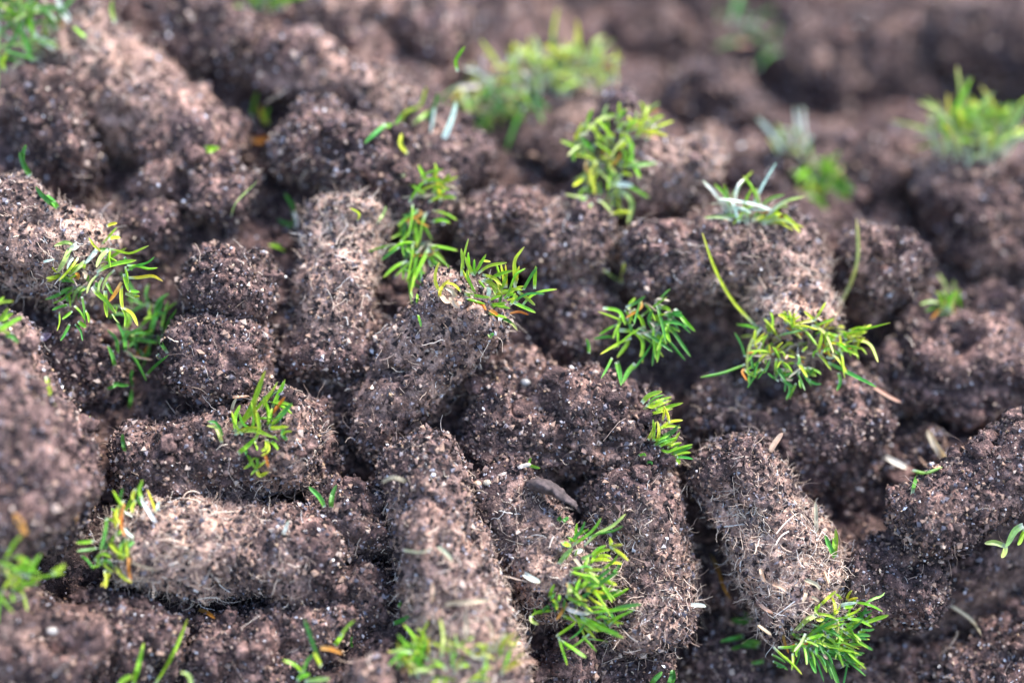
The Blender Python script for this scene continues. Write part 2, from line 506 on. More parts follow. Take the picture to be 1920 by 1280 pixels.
def build_body(s, seed):
    a, b = s['A'], s['B']
    ra, rb = .95 * s['ra'] * px_cm(a[2]), .95 * s['rb'] * px_cm(b[2])
    pa = W(a[0], a[1], a[2] + ra * .92)
    pb = W(b[0], b[1], b[2] + rb * .92)
    ax = unit(pb - pa)
    L = np.linalg.norm(pb - pa)
    e1 = unit(np.cross(ax, FW if abs(ax @ FW) < .9 else UP))
    e2 = np.cross(ax, e1)
    sp = s['sp']
    rm = (ra + rb) / 2
    nu = int(2 * math.pi * rm / sp)
    c = min(.5 * rm, L * .45)
    ncap = max(6, int(rm * 1.25 / sp))
    nbody = max(3, int((L - 2 * c) / sp))
    th = np.linspace(0, math.pi / 2, ncap)
    x = np.concatenate([c * (1 - np.cos(th)), np.linspace(c, L - c, nbody + 2)[1:-1], L - c * (1 - np.cos(th[::-1]))])
    pr = np.concatenate([np.sin(th) ** .8, np.ones(nbody), np.sin(th[::-1]) ** .8])
    t = x / L
    rr = (ra * (1 - t) + rb * t) * pr
    rb_ = np.random.default_rng(seed)
    s['bend'] = (s['bend'][0] + rb_.normal() * 10, s['bend'][1] + rb_.normal() * 10)
    cen = pa + ax * x[:, None] + (RT * s['bend'][0] - UP * s['bend'][1]) * px_cm(a[2]) * (4 * t * (1 - t))[:, None]
    ph = np.linspace(0, 2 * math.pi, nu, endpoint=False)
    g = cen[:, None, :] + rr[:, None, None] * (np.cos(ph)[None, :, None] * e1 + np.sin(ph)[None, :, None] * e2)
    shape = g.shape
    p = g.reshape(-1, 3)
    n = np.cos(ph)[None, :, None] * e1 + np.sin(ph)[None, :, None] * e2
    capn = np.where(t < .5, -1, 1) * np.sqrt(np.clip(1 - pr ** 2, 0, 1))
    n = n * pr[:, None, None] + ax * capn[:, None, None]
    n = n.reshape(-1, 3)
    n = n / np.maximum(np.linalg.norm(n, axis=1, keepdims=True), 1e-6)
    p = relief(p, n, seed, s['rough'], (.30 + .42 * s['rough']) if s['sp'] < .07 else .95 + .4 * s['rough'])
    n2 = grid_normals(p, shape, True)
    sg = np.sign((n2 * n).sum(1, keepdims=True))
    n2 = np.where(np.abs((n2 * n).sum(1, keepdims=True)) < .05, n, n2 * sg)
    tt = np.repeat(t, nu)
    if s['thatch']:
        end, amt = s['thatch']
        q = tt if end == 'B' else 1 - tt
        th_ = np.clip((q - .1) * 1.6, 0, 1) * amt * 1.15 + .22 * fbm(p / .5, 2, seed + 40)
    else:
        th_ = .02 + .25 * fbm(p / .7, 2, seed + 40)
    return p, n2, shape, np.clip(th_, 0, 1), (pa + pb) / 2, tt

bodies = {}
bv, bf, nv0, owner = [], [], 0, []
for k, s in enumerate(PLUGS):
    p, n, shape, th_, mid, tt = build_body(s, 100 + k * 3)
    f = grid_faces(shape[1], shape[0], True)
    base = mid.copy()
    base[2] = p[:, 2].min()
    root = thing(s['name'], s['label'], s['cat'], base, GROUP if s['cat'] == 'soil plug' else GROUP_C)
    body = mesh_np('soil_core', p, f, M_SOIL, root, attr={'thatch': th_, 'tone_shade': np.full(len(p), TONE_SHADE.get(s['key'], 1.0))})
    bodies[s['key']] = dict(root=root, p=p, n=n, shape=shape, th=th_, s=s, k=k)
    g = p.reshape(shape)[::2, ::2]
    bv.append(g.reshape(-1, 3))
    bf.append(grid_faces(g.shape[1], g.shape[0], True) + nv0)
    owner += [s['thatch'][1] if s['thatch'] else 0] * len(bf[-1])
    nv0 += g.shape[0] * g.shape[1]
g = bed.reshape(bshape)[::2, ::2]
bv.append(g.reshape(-1, 3))
bf.append(grid_faces(g.shape[1], g.shape[0]) + nv0)
TREE = BVHTree.FromPolygons(np.concatenate(bv).tolist(), np.concatenate(bf).tolist())
CAMV = Vector(CAM)

def hit(px, py):
    """depth (cm from the focus plane), point and normal of the soil seen at a photo position"""
    d = W(px, py, 0) - CAM
    loc, nor, i, dist = TREE.ray_cast(CAMV, Vector(d).normalized())
    if loc is None:
        return None
    loc = np.array(loc)
    nor = np.array(nor)
    if nor @ d > 0:
        nor = -nor
    return (loc - CAM) @ FW - FD, loc, nor, (owner[i] if i < len(owner) else 0)

# ------------------------------------------------------------------ grains, crumbs and fibres on a surface
OCT = np.array([[1, 0, 0], [-1, 0, 0], [0, 1, 0], [0, -1, 0], [0, 0, 1], [0, 0, -1]], float)
OCTF = np.array([[0, 2, 4], [2, 1, 4], [1, 3, 4], [3, 0, 4], [2, 0, 5], [1, 2, 5], [3, 1, 5], [0, 3, 5]])
CUB = np.array([[x, y, z] for x in (-.62, .62) for y in (-.62, .62) for z in (-.62, .62)], float)

def scatter_ids(p, n, count):
    """points of the surface that face the viewer's side and lie in or near the view"""
    x, y, w = to_px(p)
    ok = (n @ FW < .35) & (x > -110) & (x < 2030) & (y > -110) & (y < 1390)
    ids = np.nonzero(ok)[0]
    if len(ids) == 0:
        return ids
    frac = len(ids) / len(p)
    return ids[rng.integers(0, len(ids), int(count * frac) + 1)]

def grains(name, parent, p, n, count, lo, hi, mat, sink=.15, power=2.2):
    ids = scatter_ids(p, n, count)
    m = len(ids)
    if m < 2:
        return None
    r = lo + (hi - lo) * rng.random(m) ** power
    # random rotations
    q = rng.normal(size=(m, 4))
    q /= np.linalg.norm(q, axis=1, keepdims=True)
    w_, x_, y_, z_ = q.T
    R = np.stack([np.stack([1 - 2 * (y_ * y_ + z_ * z_), 2 * (x_ * y_ - z_ * w_), 2 * (x_ * z_ + y_ * w_)], -1),
                  np.stack([2 * (x_ * y_ + z_ * w_), 1 - 2 * (x_ * x_ + z_ * z_), 2 * (y_ * z_ - x_ * w_)], -1),
                  np.stack([2 * (x_ * z_ - y_ * w_), 2 * (y_ * z_ + x_ * w_), 1 - 2 * (x_ * x_ + y_ * y_)], -1)], 1)
    v = OCT[None] * (1 + .35 * rng.normal(size=(m, 6, 1)).clip(-1.5, 1.5))
    v = v + .18 * rng.normal(size=(m, 6, 3))
    v = v * (.75 + .5 * rng.random((m, 1, 3)))
    v = np.einsum('nij,nkj->nki', R, v) * r[:, None, None]
    c = p[ids] + n[ids] * (r * (1 - 2 * sink) * .5)[:, None] + rng.normal(size=(m, 3)) * .02
    v = v + c[:, None, :]
    f = OCTF[None] + (np.arange(m) * 6)[:, None, None]
    o = mesh_np(name, v.reshape(-1, 3), f.reshape(-1, 3), mat, parent, smooth=False)
    o['kind'] = 'stuff'
    return o

def fibres(name, parent, p, n, count, lmin, lmax, rad, mat, lift=.25, weight=None, curl=.55, K=7):
    ids = scatter_ids(p, n, count)
    if weight is not None and len(ids):
        ids = ids[rng.random(len(ids)) < weight[ids]]
    m = len(ids)
    if m < 2:
        return None
    nn = n[ids]
    t = rng.normal(size=(m, 3))
    t -= (t * nn).sum(1, keepdims=True) * nn
    t /= np.maximum(np.linalg.norm(t, axis=1, keepdims=True), 1e-6)
    L = lmin + (lmax - lmin) * rng.random(m) ** 1.8
    up = np.abs(rng.normal(size=m)) * lift
    d = t + nn * up[:, None]
    d /= np.linalg.norm(d, axis=1, keepdims=True)
    bend = rng.normal(size=(m, 3)) * curl
    c = p[ids] + nn * .015
    pts = [c]
    step = (L / (K - 1))[:, None]
    for j in range(K - 1):
        d = d + bend * .45 + rng.normal(size=(m, 3)) * curl * .35 - nn * (.16 + .25 * up[:, None])* (L[:, None] / .5)
        d /= np.linalg.norm(d, axis=1, keepdims=True)
        c = c + d * step
        pts.append(c)
    pts = np.stack(pts, 1)                       # m,K,3
    tg = np.gradient(pts, axis=1)
    tg /= np.maximum(np.linalg.norm(tg, axis=2, keepdims=True), 1e-9)
    ref = np.broadcast_to(nn[:, None, :], tg.shape)
    s1 = np.cross(tg, ref)
    s1 /= np.maximum(np.linalg.norm(s1, axis=2, keepdims=True), 1e-6)
    s2 = np.cross(tg, s1)
    rr = (rad * (.6 + .9 * rng.random(m)))[:, None, None] * np.linspace(1, .45, K)[None, :, None]
    ring = []
    for a in (0, 2.094, 4.189):
        ring.append(pts + rr * (math.cos(a) * s1 + math.sin(a) * s2))
    v = np.stack(ring, 2).reshape(-1, 3)         # m,K,3 -> flat
    base = (np.arange(m) * K * 3)[:, None, None]
    kk = (np.arange(K - 1) * 3)[None, :, None]
    a = np.arange(3)[None, None, :]
    a1 = (a + 1) % 3
    f = np.stack([base + kk + a, base + kk + a1, base + kk + 3 + a1, base + kk + 3 + a], -1).reshape(-1, 4)
    o = mesh_np(name, v, f, mat, parent, smooth=True)
    o['kind'] = 'stuff'
    return o

for key, B in bodies.items():
    s = B['s']
    area = B['shape'][0] * B['shape'][1] * s['sp'] ** 2         # cm2, roughly
    far = 1.0 if s['sp'] < .07 else (.6 if s['sp'] < .09 else .4)
    big = 1.0 if s['sp'] < .09 else 1.25
    root, p, n = B['root'], B['p'], B['n']
    th_ = B['th'].mean()
    grains('soil_crumb', root, p, n, area * 230 * far, .014 * big, .064 * big, M_CRUMB)
    grains('sand_grain', root, p, n, area * 50 * far * (1 - .35 * th_), .010 * big, .037 * big, M_SAND, sink=.42)
    grains('grit', root, p, n, area * 1.2 * far, .03, .055, M_SAND, sink=.4, power=1.5)
    wgt = np.clip(.03 + 1.25 * B['th'], 0, 1) * np.clip(.55 + 1.6 * fbm(p / .55, 2, B['k']), .08, 1)
    if s['sp'] < .09:
        fibres('root_fibre', root, p, n, area * 220 * s['fib'] * far, .10, .50, .0068, M_FIBRE, .5, wgt, .95)
        fibres('hair_root', root, p, n, area * 9 * s['fib'] * far, .15, .8, .0048, M_DARKFIBRE, .55, None, .8)
    else:
        fibres('root_fibre', root, p, n, area * 30 * s['fib'] * far, .3, 1.0, .010, M_FIBRE, .3, wgt)
    if s['thatch'] and s['thatch'][1] >= .45 and s['sp'] < .09:
        fibres('thatch_straw', root, p, n, area * 14 * s['fib'] * s['thatch'][1], .2, .6, .015, M_FIBRE, .25, np.clip(B['th'] - .25, 0, 1) * 1.6, .25, 6)

vis = np.nonzero((np.abs(to_px(bed)[0] - 960) < 1150) & (np.abs(to_px(bed)[1] - 640) < 800))[0]
bp, bn = bed[vis], bed_n[vis]
for o in (grains('soil_crumbs', None, bp, bn, 26000, .016, .075, M_CRUMB),
          grains('sand_grains', None, bp, bn, 14000, .014, .045, M_SAND, sink=.3),
          fibres('root_fibres', None, bp, bn, 3500, .25, .9, .007, M_DARKFIBRE, .35)):
    o['kind'] = 'stuff'

# crumbled lumps lying in the gaps and on the ledges, too many to count
ICO = []
gr = (1 + 5 ** .5) / 2
for a_, b_ in ((-1, gr), (1, gr), (-1, -gr), (1, -gr)):
    ICO.append((a_, b_, 0))
for a_, b_ in ((-1, gr), (1, gr), (-1, -gr), (1, -gr)):
    ICO.append((0, a_, b_))
for a_, b_ in ((gr, -1), (gr, 1), (-gr, -1), (-gr, 1)):
    ICO.append((a_, 0, b_))
ICO = np.array(ICO) / math.sqrt(1 + gr * gr)
ICOF = [(0, 11, 5), (0, 5, 1), (0, 1, 7), (0, 7, 10), (0, 10, 11), (1, 5, 9), (5, 11, 4), (11, 10, 2), (10, 7, 6), (7, 1, 8), (3, 9, 4), (3, 4, 2), (3, 2, 6), (3, 6, 8), (3, 8, 9), (4, 9, 5), (2, 4, 11), (6, 2, 10), (8, 6, 7), (9, 8, 1)]

def subdivide(v, f):
    v = [tuple(x) for x in v]
    mid, out = {}, []
    def m(a, b):
        k = (min(a, b), max(a, b))
        if k not in mid:
            p = (np.array(v[a]) + np.array(v[b])) / 2
            v.append(tuple(p / np.linalg.norm(p)))
            mid[k] = len(v) - 1
        return mid[k]
    for a, b, c in f:
        x, y, z = m(a, b), m(b, c), m(c, a)
        out += [(a, x, z), (b, y, x), (c, z, y), (x, y, z)]
    return np.array(v), out

iv, if_ = subdivide(ICO, ICOF)
iv, if_ = subdivide(iv, if_)
if_ = np.array(if_)
lv, lf, ld, cnt = [], [], [], 0
while cnt < 800:
    x, y = random.uniform(-60, 1980), random.uniform(-60, 1340)
    h = hit(x, y)
    if h is None:
        continue
    up = h[2][2]
    if up < .25 or random.random() > up or h[3] > .42:
        continue
    r = .055 + .15 * random.random() ** 2.6
    v = iv * np.array([random.uniform(.8, 1.3), random.uniform(.8, 1.3), random.uniform(.6, .95)])
    v = v * (1 + .55 * fbm(iv * 1.25 + cnt * 3.1, 2, 2) - .45 * worley(iv * 1.5 + cnt * 1.7, 4) + .22)[:, None] * r
    v = v + h[1] + h[2] * r * .35
    lv.append(v)
    lf.append(if_ + cnt * len(iv))
    ld.append(np.full(len(iv), random.uniform(.7, 1.2)))
    cnt += 1
lumps = mesh_np('soil_lumps', np.concatenate(lv), np.concatenate(lf), M_SOIL, attr={'tone_shade': np.concatenate(ld)})
lumps['kind'] = 'stuff'
lp = np.concatenate(lv)
ln_ = np.concatenate([v - v.mean(0) for v in lv])
ln_ /= np.linalg.norm(ln_, axis=1, keepdims=True)
o = grains('soil_crumbs', None, lp, ln_, 16000, .012, .05, M_CRUMB)
o['kind'] = 'stuff'
o = grains('sand_grains', None, lp, ln_, 3500, .010, .035, M_SAND)
o['kind'] = 'stuff'

# ------------------------------------------------------------------ grass blades
TONES = {
 'y': ((.57, .66, .07), (.56, .65, .06), (.69, .66, .17)),       # yellow-green
 'g': ((.40, .60, .05), (.29, .54, .04), (.50, .56, .10)),       # fresh green
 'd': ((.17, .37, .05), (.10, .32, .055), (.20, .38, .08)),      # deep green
 'p': ((.48, .58, .22), (.42, .54, .17), (.56, .58, .24)),        # pale
 'w': ((.78, .80, .74), (.74, .78, .70), (.66, .72, .52)),        # white sheath
 'o': ((.55, .36, .12), (.55, .26, .04), (.50, .24, .06)),        # orange dry
 't': ((.64, .52, .38), (.62, .50, .36), (.56, .43, .30)),        # tan dry
}

def smooth_line(pts, m):
    pts = np.asarray(pts, float)
    if len(pts) == 2:
        pts = np.array([pts[0], (pts[0] + pts[1]) / 2, pts[1]])
    # Catmull-Rom through the points
    e = np.vstack([2 * pts[0] - pts[1], pts, 2 * pts[-1] - pts[-2]])
    out = []
    for i in range(1, len(e) - 2):
        for t in np.linspace(0, 1, 8, endpoint=False):
            a, b, c, d = e[i - 1], e[i], e[i + 1], e[i + 2]
            out.append(.5 * (2 * b + (c - a) * t + (2 * a - 5 * b + 4 * c - d) * t * t + (3 * b - a - 3 * c + d) * t ** 3))
    out.append(pts[-1])
    out = np.array(out)
    s = np.r_[0, np.cumsum(np.linalg.norm(np.diff(out, axis=0), axis=1))]
    q = np.linspace(0, s[-1], m)
    return np.stack([np.interp(q, s, out[:, j]) for j in range(3)], 1)

def blade(parent, pts, width, tone, white=.15, roll=None, name='grass_blade'):
    """pts: world points, cm. A folded leaf with a keel and thickness"""
    m = 11
    c = smooth_line(pts, m)
    tg = np.gradient(c, axis=0)
    tg /= np.maximum(np.linalg.norm(tg, axis=1, keepdims=True), 1e-9)
    roll = rng.normal() * .75 if roll is None else roll
    view = np.array([0, -.45, .9]) * .6 - FW * .6
    side = np.cross(tg, view)
    side /= np.maximum(np.linalg.norm(side, axis=1, keepdims=True), 1e-6)
    nor = np.cross(side, tg)
    tw = roll + np.linspace(0, rng.normal() * .5, m)
    s2 = side * np.cos(tw)[:, None] + nor * np.sin(tw)[:, None]
    n2 = -side * np.sin(tw)[:, None] + nor * np.cos(tw)[:, None]
    t = np.linspace(0, 1, m)
    prof = np.interp(t, [0, .12, .35, .72, .9, 1], [.78, .9, 1, .92, .68, .22])
    hw = (width / 2 * prof)[:, None]
    fold = .55 * hw
    v = np.stack([c - s2 * hw + n2 * fold, c - n2 * fold * .25, c + s2 * hw + n2 * fold, c - n2 * (fold * .25 + .02 * np.minimum(1, hw / .03))], 1).reshape(-1, 3)
    f = grid_faces(4, m, True)
    f = np.vstack([f, [[3, 2, 1, 0]], [[m * 4 - 4, m * 4 - 3, m * 4 - 2, m * 4 - 1]]])
    a, b, e = (np.array(x) for x in TONES[tone])
    jit = np.exp(rng.normal() * .14) * np.array([np.exp(rng.normal() * .12), 1, 1])
    cl = np.where(t[:, None] < .5, a + (b - a) * (t[:, None] / .5), b + (e - b) * np.clip((t[:, None] - .75) / .25, 0, 1) ** 2)
    cl = cl * jit
    wh = np.clip(1 - t / max(white, 1e-3), 0, 1)[:, None] ** .7
    if tone in 'ygdp' and white > 0:
        cl = cl * (1 - wh) + np.array([.62, .66, .56]) * wh
    cl = np.repeat(np.clip(cl, 0, .9), 4, 0)
    # pale keel and margins
    cl = cl.reshape(m, 4, 3)
    cl[:, 1] = cl[:, 1] * 1.12
    return mesh_np(name, v, f, M_GRASS, parent, smooth=False, color=cl.reshape(-1, 3))

def traced(parent, lines, org, sc, width=.085, w=None, lean=.5, jitter=.06, lift=.2, dens=0):
    """blades drawn after the photograph; each stands on the soil at its root and stays clear of it along its length"""
    extra = []
    for ln in lines:
        if ln[0] in 'ygdp' and random.random() < dens:
            ox, oy = random.gauss(0, 9) * sc, random.gauss(0, 9) * sc
            k = random.uniform(.65, 1.0)
            a = random.gauss(0, .35)
            x0, y0 = ln[1][0]
            ca, sa = math.cos(a) * k, math.sin(a) * k
            extra.append((random.choice(ln[0] + 'gd' if ln[0] != 'y' else 'yyg'), [(x0 + ox + (x - x0) * ca - (y - y0) * sa, y0 + oy + (x - x0) * sa + (y - y0) * ca) for x, y in ln[1]]))
    for ln in extra + list(lines):
        tone, pts = ln[0], ln[1]
        wd = ln[2] if len(ln) > 2 else 1.0
        q = smooth_line([(x / sc + org[0], y / sc + org[1], 0) for x, y in pts], 7)
        h0 = hit(q[0, 0], q[0, 1])
        if w is None:
            d0 = h0[0]
        else:
            d0 = h0[0] if h0 is not None and abs(h0[0] - w) < .7 else w
        d0 = d0 - .0
        ln_cm = np.linalg.norm(np.diff(q[:, :2], axis=0), axis=1).sum() * px_cm(d0)
        tilt = -lean * ln_cm * (.3 + .7 * random.random()) + random.gauss(0, jitter)
        d0 = d0 - .07
        ds = [d0]
        for j, (x, y, _) in enumerate(q):
            t = j / 6
            d = d0 + tilt * t
            h = hit(x, y)
            if h is not None and j > 0:
                d = min(d, h[0] - lift * min(1, .35 + 2.5 * t) - .02)
            if j:
                ds.append(d)
        for j in range(5, -1, -1):                  # no sudden leap towards the lens
            ds[j] = min(ds[j], ds[j + 1] + .24 * ln_cm)
        P3 = [W(x, y, d) for (x, y, _), d in zip(q, ds)]
        blade(parent, np.array(P3), 0.68 * width * wd * random.uniform(.85, 1.15), tone, white=.18 if tone != 'd' else .08)

def tuft(parent, cx, cy, w, n, length, mean, spread, base, tones, width=.085, up=.35, white=.2):
    """a tuft grown from a patch at photo position cx, cy: blades fan out about a mean direction (radians, 0 = photo right, pi/2 = up)"""
    for i in range(int(n * 2.3)):
        a, r = random.uniform(0, 6.283), math.sqrt(random.random())
        x, y = cx + 1.25 * base[0] * r * math.cos(a), cy + 1.25 * base[1] * r * math.sin(a)
        h = hit(x, y)
        d0 = h[0] if h is not None and abs(h[0] - w) < .8 else w
        root = W(x, y, d0 - .09)
        ang = random.gauss(mean, spread * 1.15)
        L = length * random.uniform(.45, 1.15) * px_cm(w)
        dirv = RT * math.cos(ang) + UP * math.sin(ang) - FW * random.uniform(.0, .7)
        dirv = unit(dirv)
        droop = np.array([0, 0, -1]) * random.uniform(.0, .5) + np.random.default_rng(i + int(cx)).normal(size=3) * .3
        pts = [root + dirv * L * t + droop * L * t * t * .6 + np.array([0, 0, up]) * L * t * (1 - t) for t in (0, .3, .6, 1)]
        if i % 4 == 0:                              # dead straw round the crown
            pd = [root, root + dirv * L * .25 + RT * random.gauss(0, .1), root + dirv * L * .45 + RT * random.gauss(0, .16) + UP * random.gauss(-.05, .12)]
            blade(parent, pd, width * .55, random.choice('ttto'), white=0, name='straw')
        blade(parent, pts, 0.66 * width * random.uniform(.75, 1.25), random.choice(tones), white=white * random.uniform(.5, 1.5))

R = {k: b['root'] for k, b in bodies.items()}

# --- the sharp tufts, drawn blade by blade
traced(R['centre'], [
 ('y', [(300, 760), (240, 640), (245, 500), (280, 395)], 1.1), ('y', [(575, 470), (560, 340), (545, 230)]), ('y', [(545, 560), (555, 430), (590, 280), (628, 115)], .85),
 ('y', [(700, 720), (620, 600), (555, 480), (545, 430)]), ('y', [(690, 545), (630, 420), (595, 330)], 1.3), ('y', [(540, 750), (440, 660), (320, 650)], .9),
 ('g', [(580, 770), (720, 790), (890, 815)], 1.2), ('g', [(700, 540), (760, 440), (840, 300)]), ('y', [(760, 420), (790, 380), (895, 388)], 1.1),
 ('y', [(750, 530), (880, 440), (1090, 400)], 1.1), ('y', [(1065, 700), (1040, 520), (1020, 420)], .9), ('y', [(1085, 700), (1085, 520), (1075, 420)], .9),
 ('y', [(1190, 700), (1180, 480), (1190, 360), (1300, 210)], 1.25), ('y', [(1200, 650), (1215, 540), (1240, 440)]), ('d', [(1290, 720), (1370, 580), (1450, 455)], 1.5),
 ('g', [(1270, 930), (1370, 815), (1500, 750), (1690, 720)], .95), ('y', [(1220, 740), (1330, 810), (1430, 910)], 1.3), ('g', [(1170, 880), (1300, 940), (1435, 1000)], 1.1),
 ('o', [(1130, 1010), (1240, 990), (1350, 1025)]), ('g', [(890, 900), (960, 920), (1130, 950)], 1.2), ('y', [(900, 800), (1050, 760), (1180, 710), (1300, 680)], 1.1),
 ('g', [(840, 730), (780, 650), (750, 610)], 1.2), ('y', [(790, 620), (900, 640), (1000, 720), (1040, 770)], 1.1), ('d', [(1000, 900), (1020, 800), (1015, 700)]),
 ('y', [(800, 540), (930, 580), (1030, 670)]), ('g', [(910, 940), (1000, 900), (1090, 880)]), ('o', [(690, 860), (780, 880), (840, 970)], 1.4), ('t', [(620, 970), (700, 930), (800, 935)], 1.3),
 ('o', [(880, 970), (930, 1000), (980, 1030)], 1.3), ('p', [(1050, 1090), (1140, 1120), (1215, 1210)]), ('w', [(870, 800), (880, 740), (850, 690)], 1.2), ('w', [(1000, 1100), (1010, 1060), (1060, 1050)], 1.4),
 ('t', [(300, 800), (360, 870), (430, 860)], 1.6), ('t', [(420, 800), (460, 880), (520, 940)], 1.7), ('t', [(600, 720), (660, 760), (690, 820)], 1.5), ('t', [(480, 800), (420, 730), (350, 700)], 1.3),
 ('g', [(950, 760), (1010, 700), (1080, 640)]), ('y', [(1100, 820), (1150, 760), (1200, 720)], 1.1), ('g', [(1130, 900), (1170, 830), (1190, 760)]), ('y', [(860, 640), (930, 700), (960, 790)], 1.1), ('g', [(1050, 830), (1090, 800), (1130, 790)], 1.2),
 ('d', [(30, 1060), (50, 1120), (60, 1170)], .8), ('g', [(20, 860), (15, 800), (10, 770)], .7), ('p', [(880, 1260), (890, 1285), (885, 1300)], 1.2),
], (780, 430), 6.4, .092, w=.15, dens=0.75)

traced(R['tan'], [
 ('p', [(940, 580), (830, 640), (690, 780)]), ('y', [(950, 575), (1080, 590), (1210, 640)]), ('p', [(1215, 640), (1230, 740), (1190, 850)]), ('y', [(965, 590), (960, 530), (960, 480)]),
 ('y', [(1020, 470), (1100, 390), (1200, 300)]), ('y', [(1280, 440), (1240, 370), (1190, 330)]), ('y', [(1330, 415), (1360, 340), (1395, 295)]), ('y', [(1180, 590), (1180, 480), (1150, 380)]),
 ('y', [(1340, 420), (1400, 400), (1465, 385)]), ('w', [(1200, 495), (1310, 455), (1450, 440)], 1.2), ('g', [(1430, 440), (1600, 475), (1760, 550)], 1.15), ('p', [(1540, 460), (1650, 395), (1740, 365), (1785, 320)], .7),
 ('g', [(1540, 690), (1680, 640), (1830, 590)], 1.1), ('d', [(1480, 640), (1530, 550), (1570, 500)], 1.6), ('g', [(1530, 670), (1590, 620), (1635, 580)]), ('g', [(1340, 640), (1480, 660), (1630, 735)]),
 ('g', [(1270, 700), (1380, 700), (1480, 695)]), ('y', [(1310, 600), (1420, 560), (1500, 500)]), ('y', [(1250, 740), (1370, 800), (1475, 920)]), ('y', [(1090, 670), (1180, 750), (1280, 820), (1340, 960)]),
 ('p', [(650, 800), (760, 870), (860, 910)], 1.2), ('g', [(830, 895), (920, 930), (990, 970)]), ('p', [(840, 815), (790, 930), (700, 1030)], 1.3), ('g', [(770, 950), (720, 1040), (735, 1095)], .8),
 ('d', [(960, 690), (1020, 800), (1060, 940)]), ('d', [(1000, 850), (1030, 980), (1060, 1060)], 1.1), ('t', [(1050, 1050), (1075, 1090), (1100, 1120)], .8), ('g', [(1090, 850), (1170, 920), (1215, 1015)], 1.1), ('g', [(1060, 960), (1160, 970), (1280, 1000)]),
 ('g', [(1200, 1000), (1250, 1100), (1290, 1215)], 1.1), ('d', [(1400, 880), (1520, 950), (1640, 1015)], 1.25), ('g', [(1290, 950), (1390, 1000), (1440, 1080)]), ('g', [(1350, 1050), (1440, 1150), (1540, 1180)], 1.1),
 ('d', [(1290, 1060), (1360, 1130), (1440, 1170)]), ('g', [(930, 1020), (1020, 1130), (1090, 1280)], 1.3), ('d', [(880, 1100), (920, 1200), (960, 1290)], 1.2), ('g', [(450, 970), (550, 1070), (680, 1180), (790, 1300)], .95),
 ('g', [(520, 1040), (570, 1090), (630, 1110)], .8), ('o', [(570, 820), (590, 930), (630, 1050)], 1.1), ('d', [(440, 1150), (540, 1200), (620, 1250)]), ('y', [(680, 1050), (690, 1150), (670, 1250)]),
 ('g', [(720, 880), (740, 960), (725, 1000)]), ('d', [(1420, 840), (1510, 830), (1610, 840)]), ('d', [(1500, 770), (1600, 780), (1660, 760)]), ('g', [(850, 880), (950, 850), (1060, 820)]),
 ('g', [(1100, 830), (1200, 820), (1290, 900)]), ('d', [(1000, 1000), (1100, 1060), (1160, 1180)], 1.2), ('d', [(1100, 1010), (1200, 1040), (1330, 1050)]), ('g', [(1040, 780), (1120, 730), (1220, 720)]),
 ('d', [(820, 980), (860, 1080), (850, 1180)], 1.2), ('g', [(1330, 780), (1420, 830), (1500, 900)]), ('y', [(1050, 620), (1010, 650), (960, 640)]), ('d', [(1380, 760), (1450, 700), (1510, 650)]),
 ('t', [(260, 715), (330, 770), (420, 830)], 1.3), ('t', [(280, 460), (350, 530), (440, 570)], 1.6), ('t', [(900, 370), (950, 400), (1000, 435)], 1.0), ('t', [(1060, 80), (1090, 150), (1110, 220)], 1.4),
 ('t', [(830, 170), (960, 230), (1000, 290)], 1.6), ('t', [(300, 40), (320, 120), (350, 200)], 1.4), ('t', [(450, 220), (540, 260), (600, 300)], 1.3), ('t', [(840, 330), (820, 390), (800, 440)], 1.1),
], (1380, 1060), 6.4, .088, w=-.25, dens=0.6)

tuft(R['tan'], 1545, 1195, -.1, 26, 62, -.35, .7, (45, 32), 'dgddg', .085, up=.1)

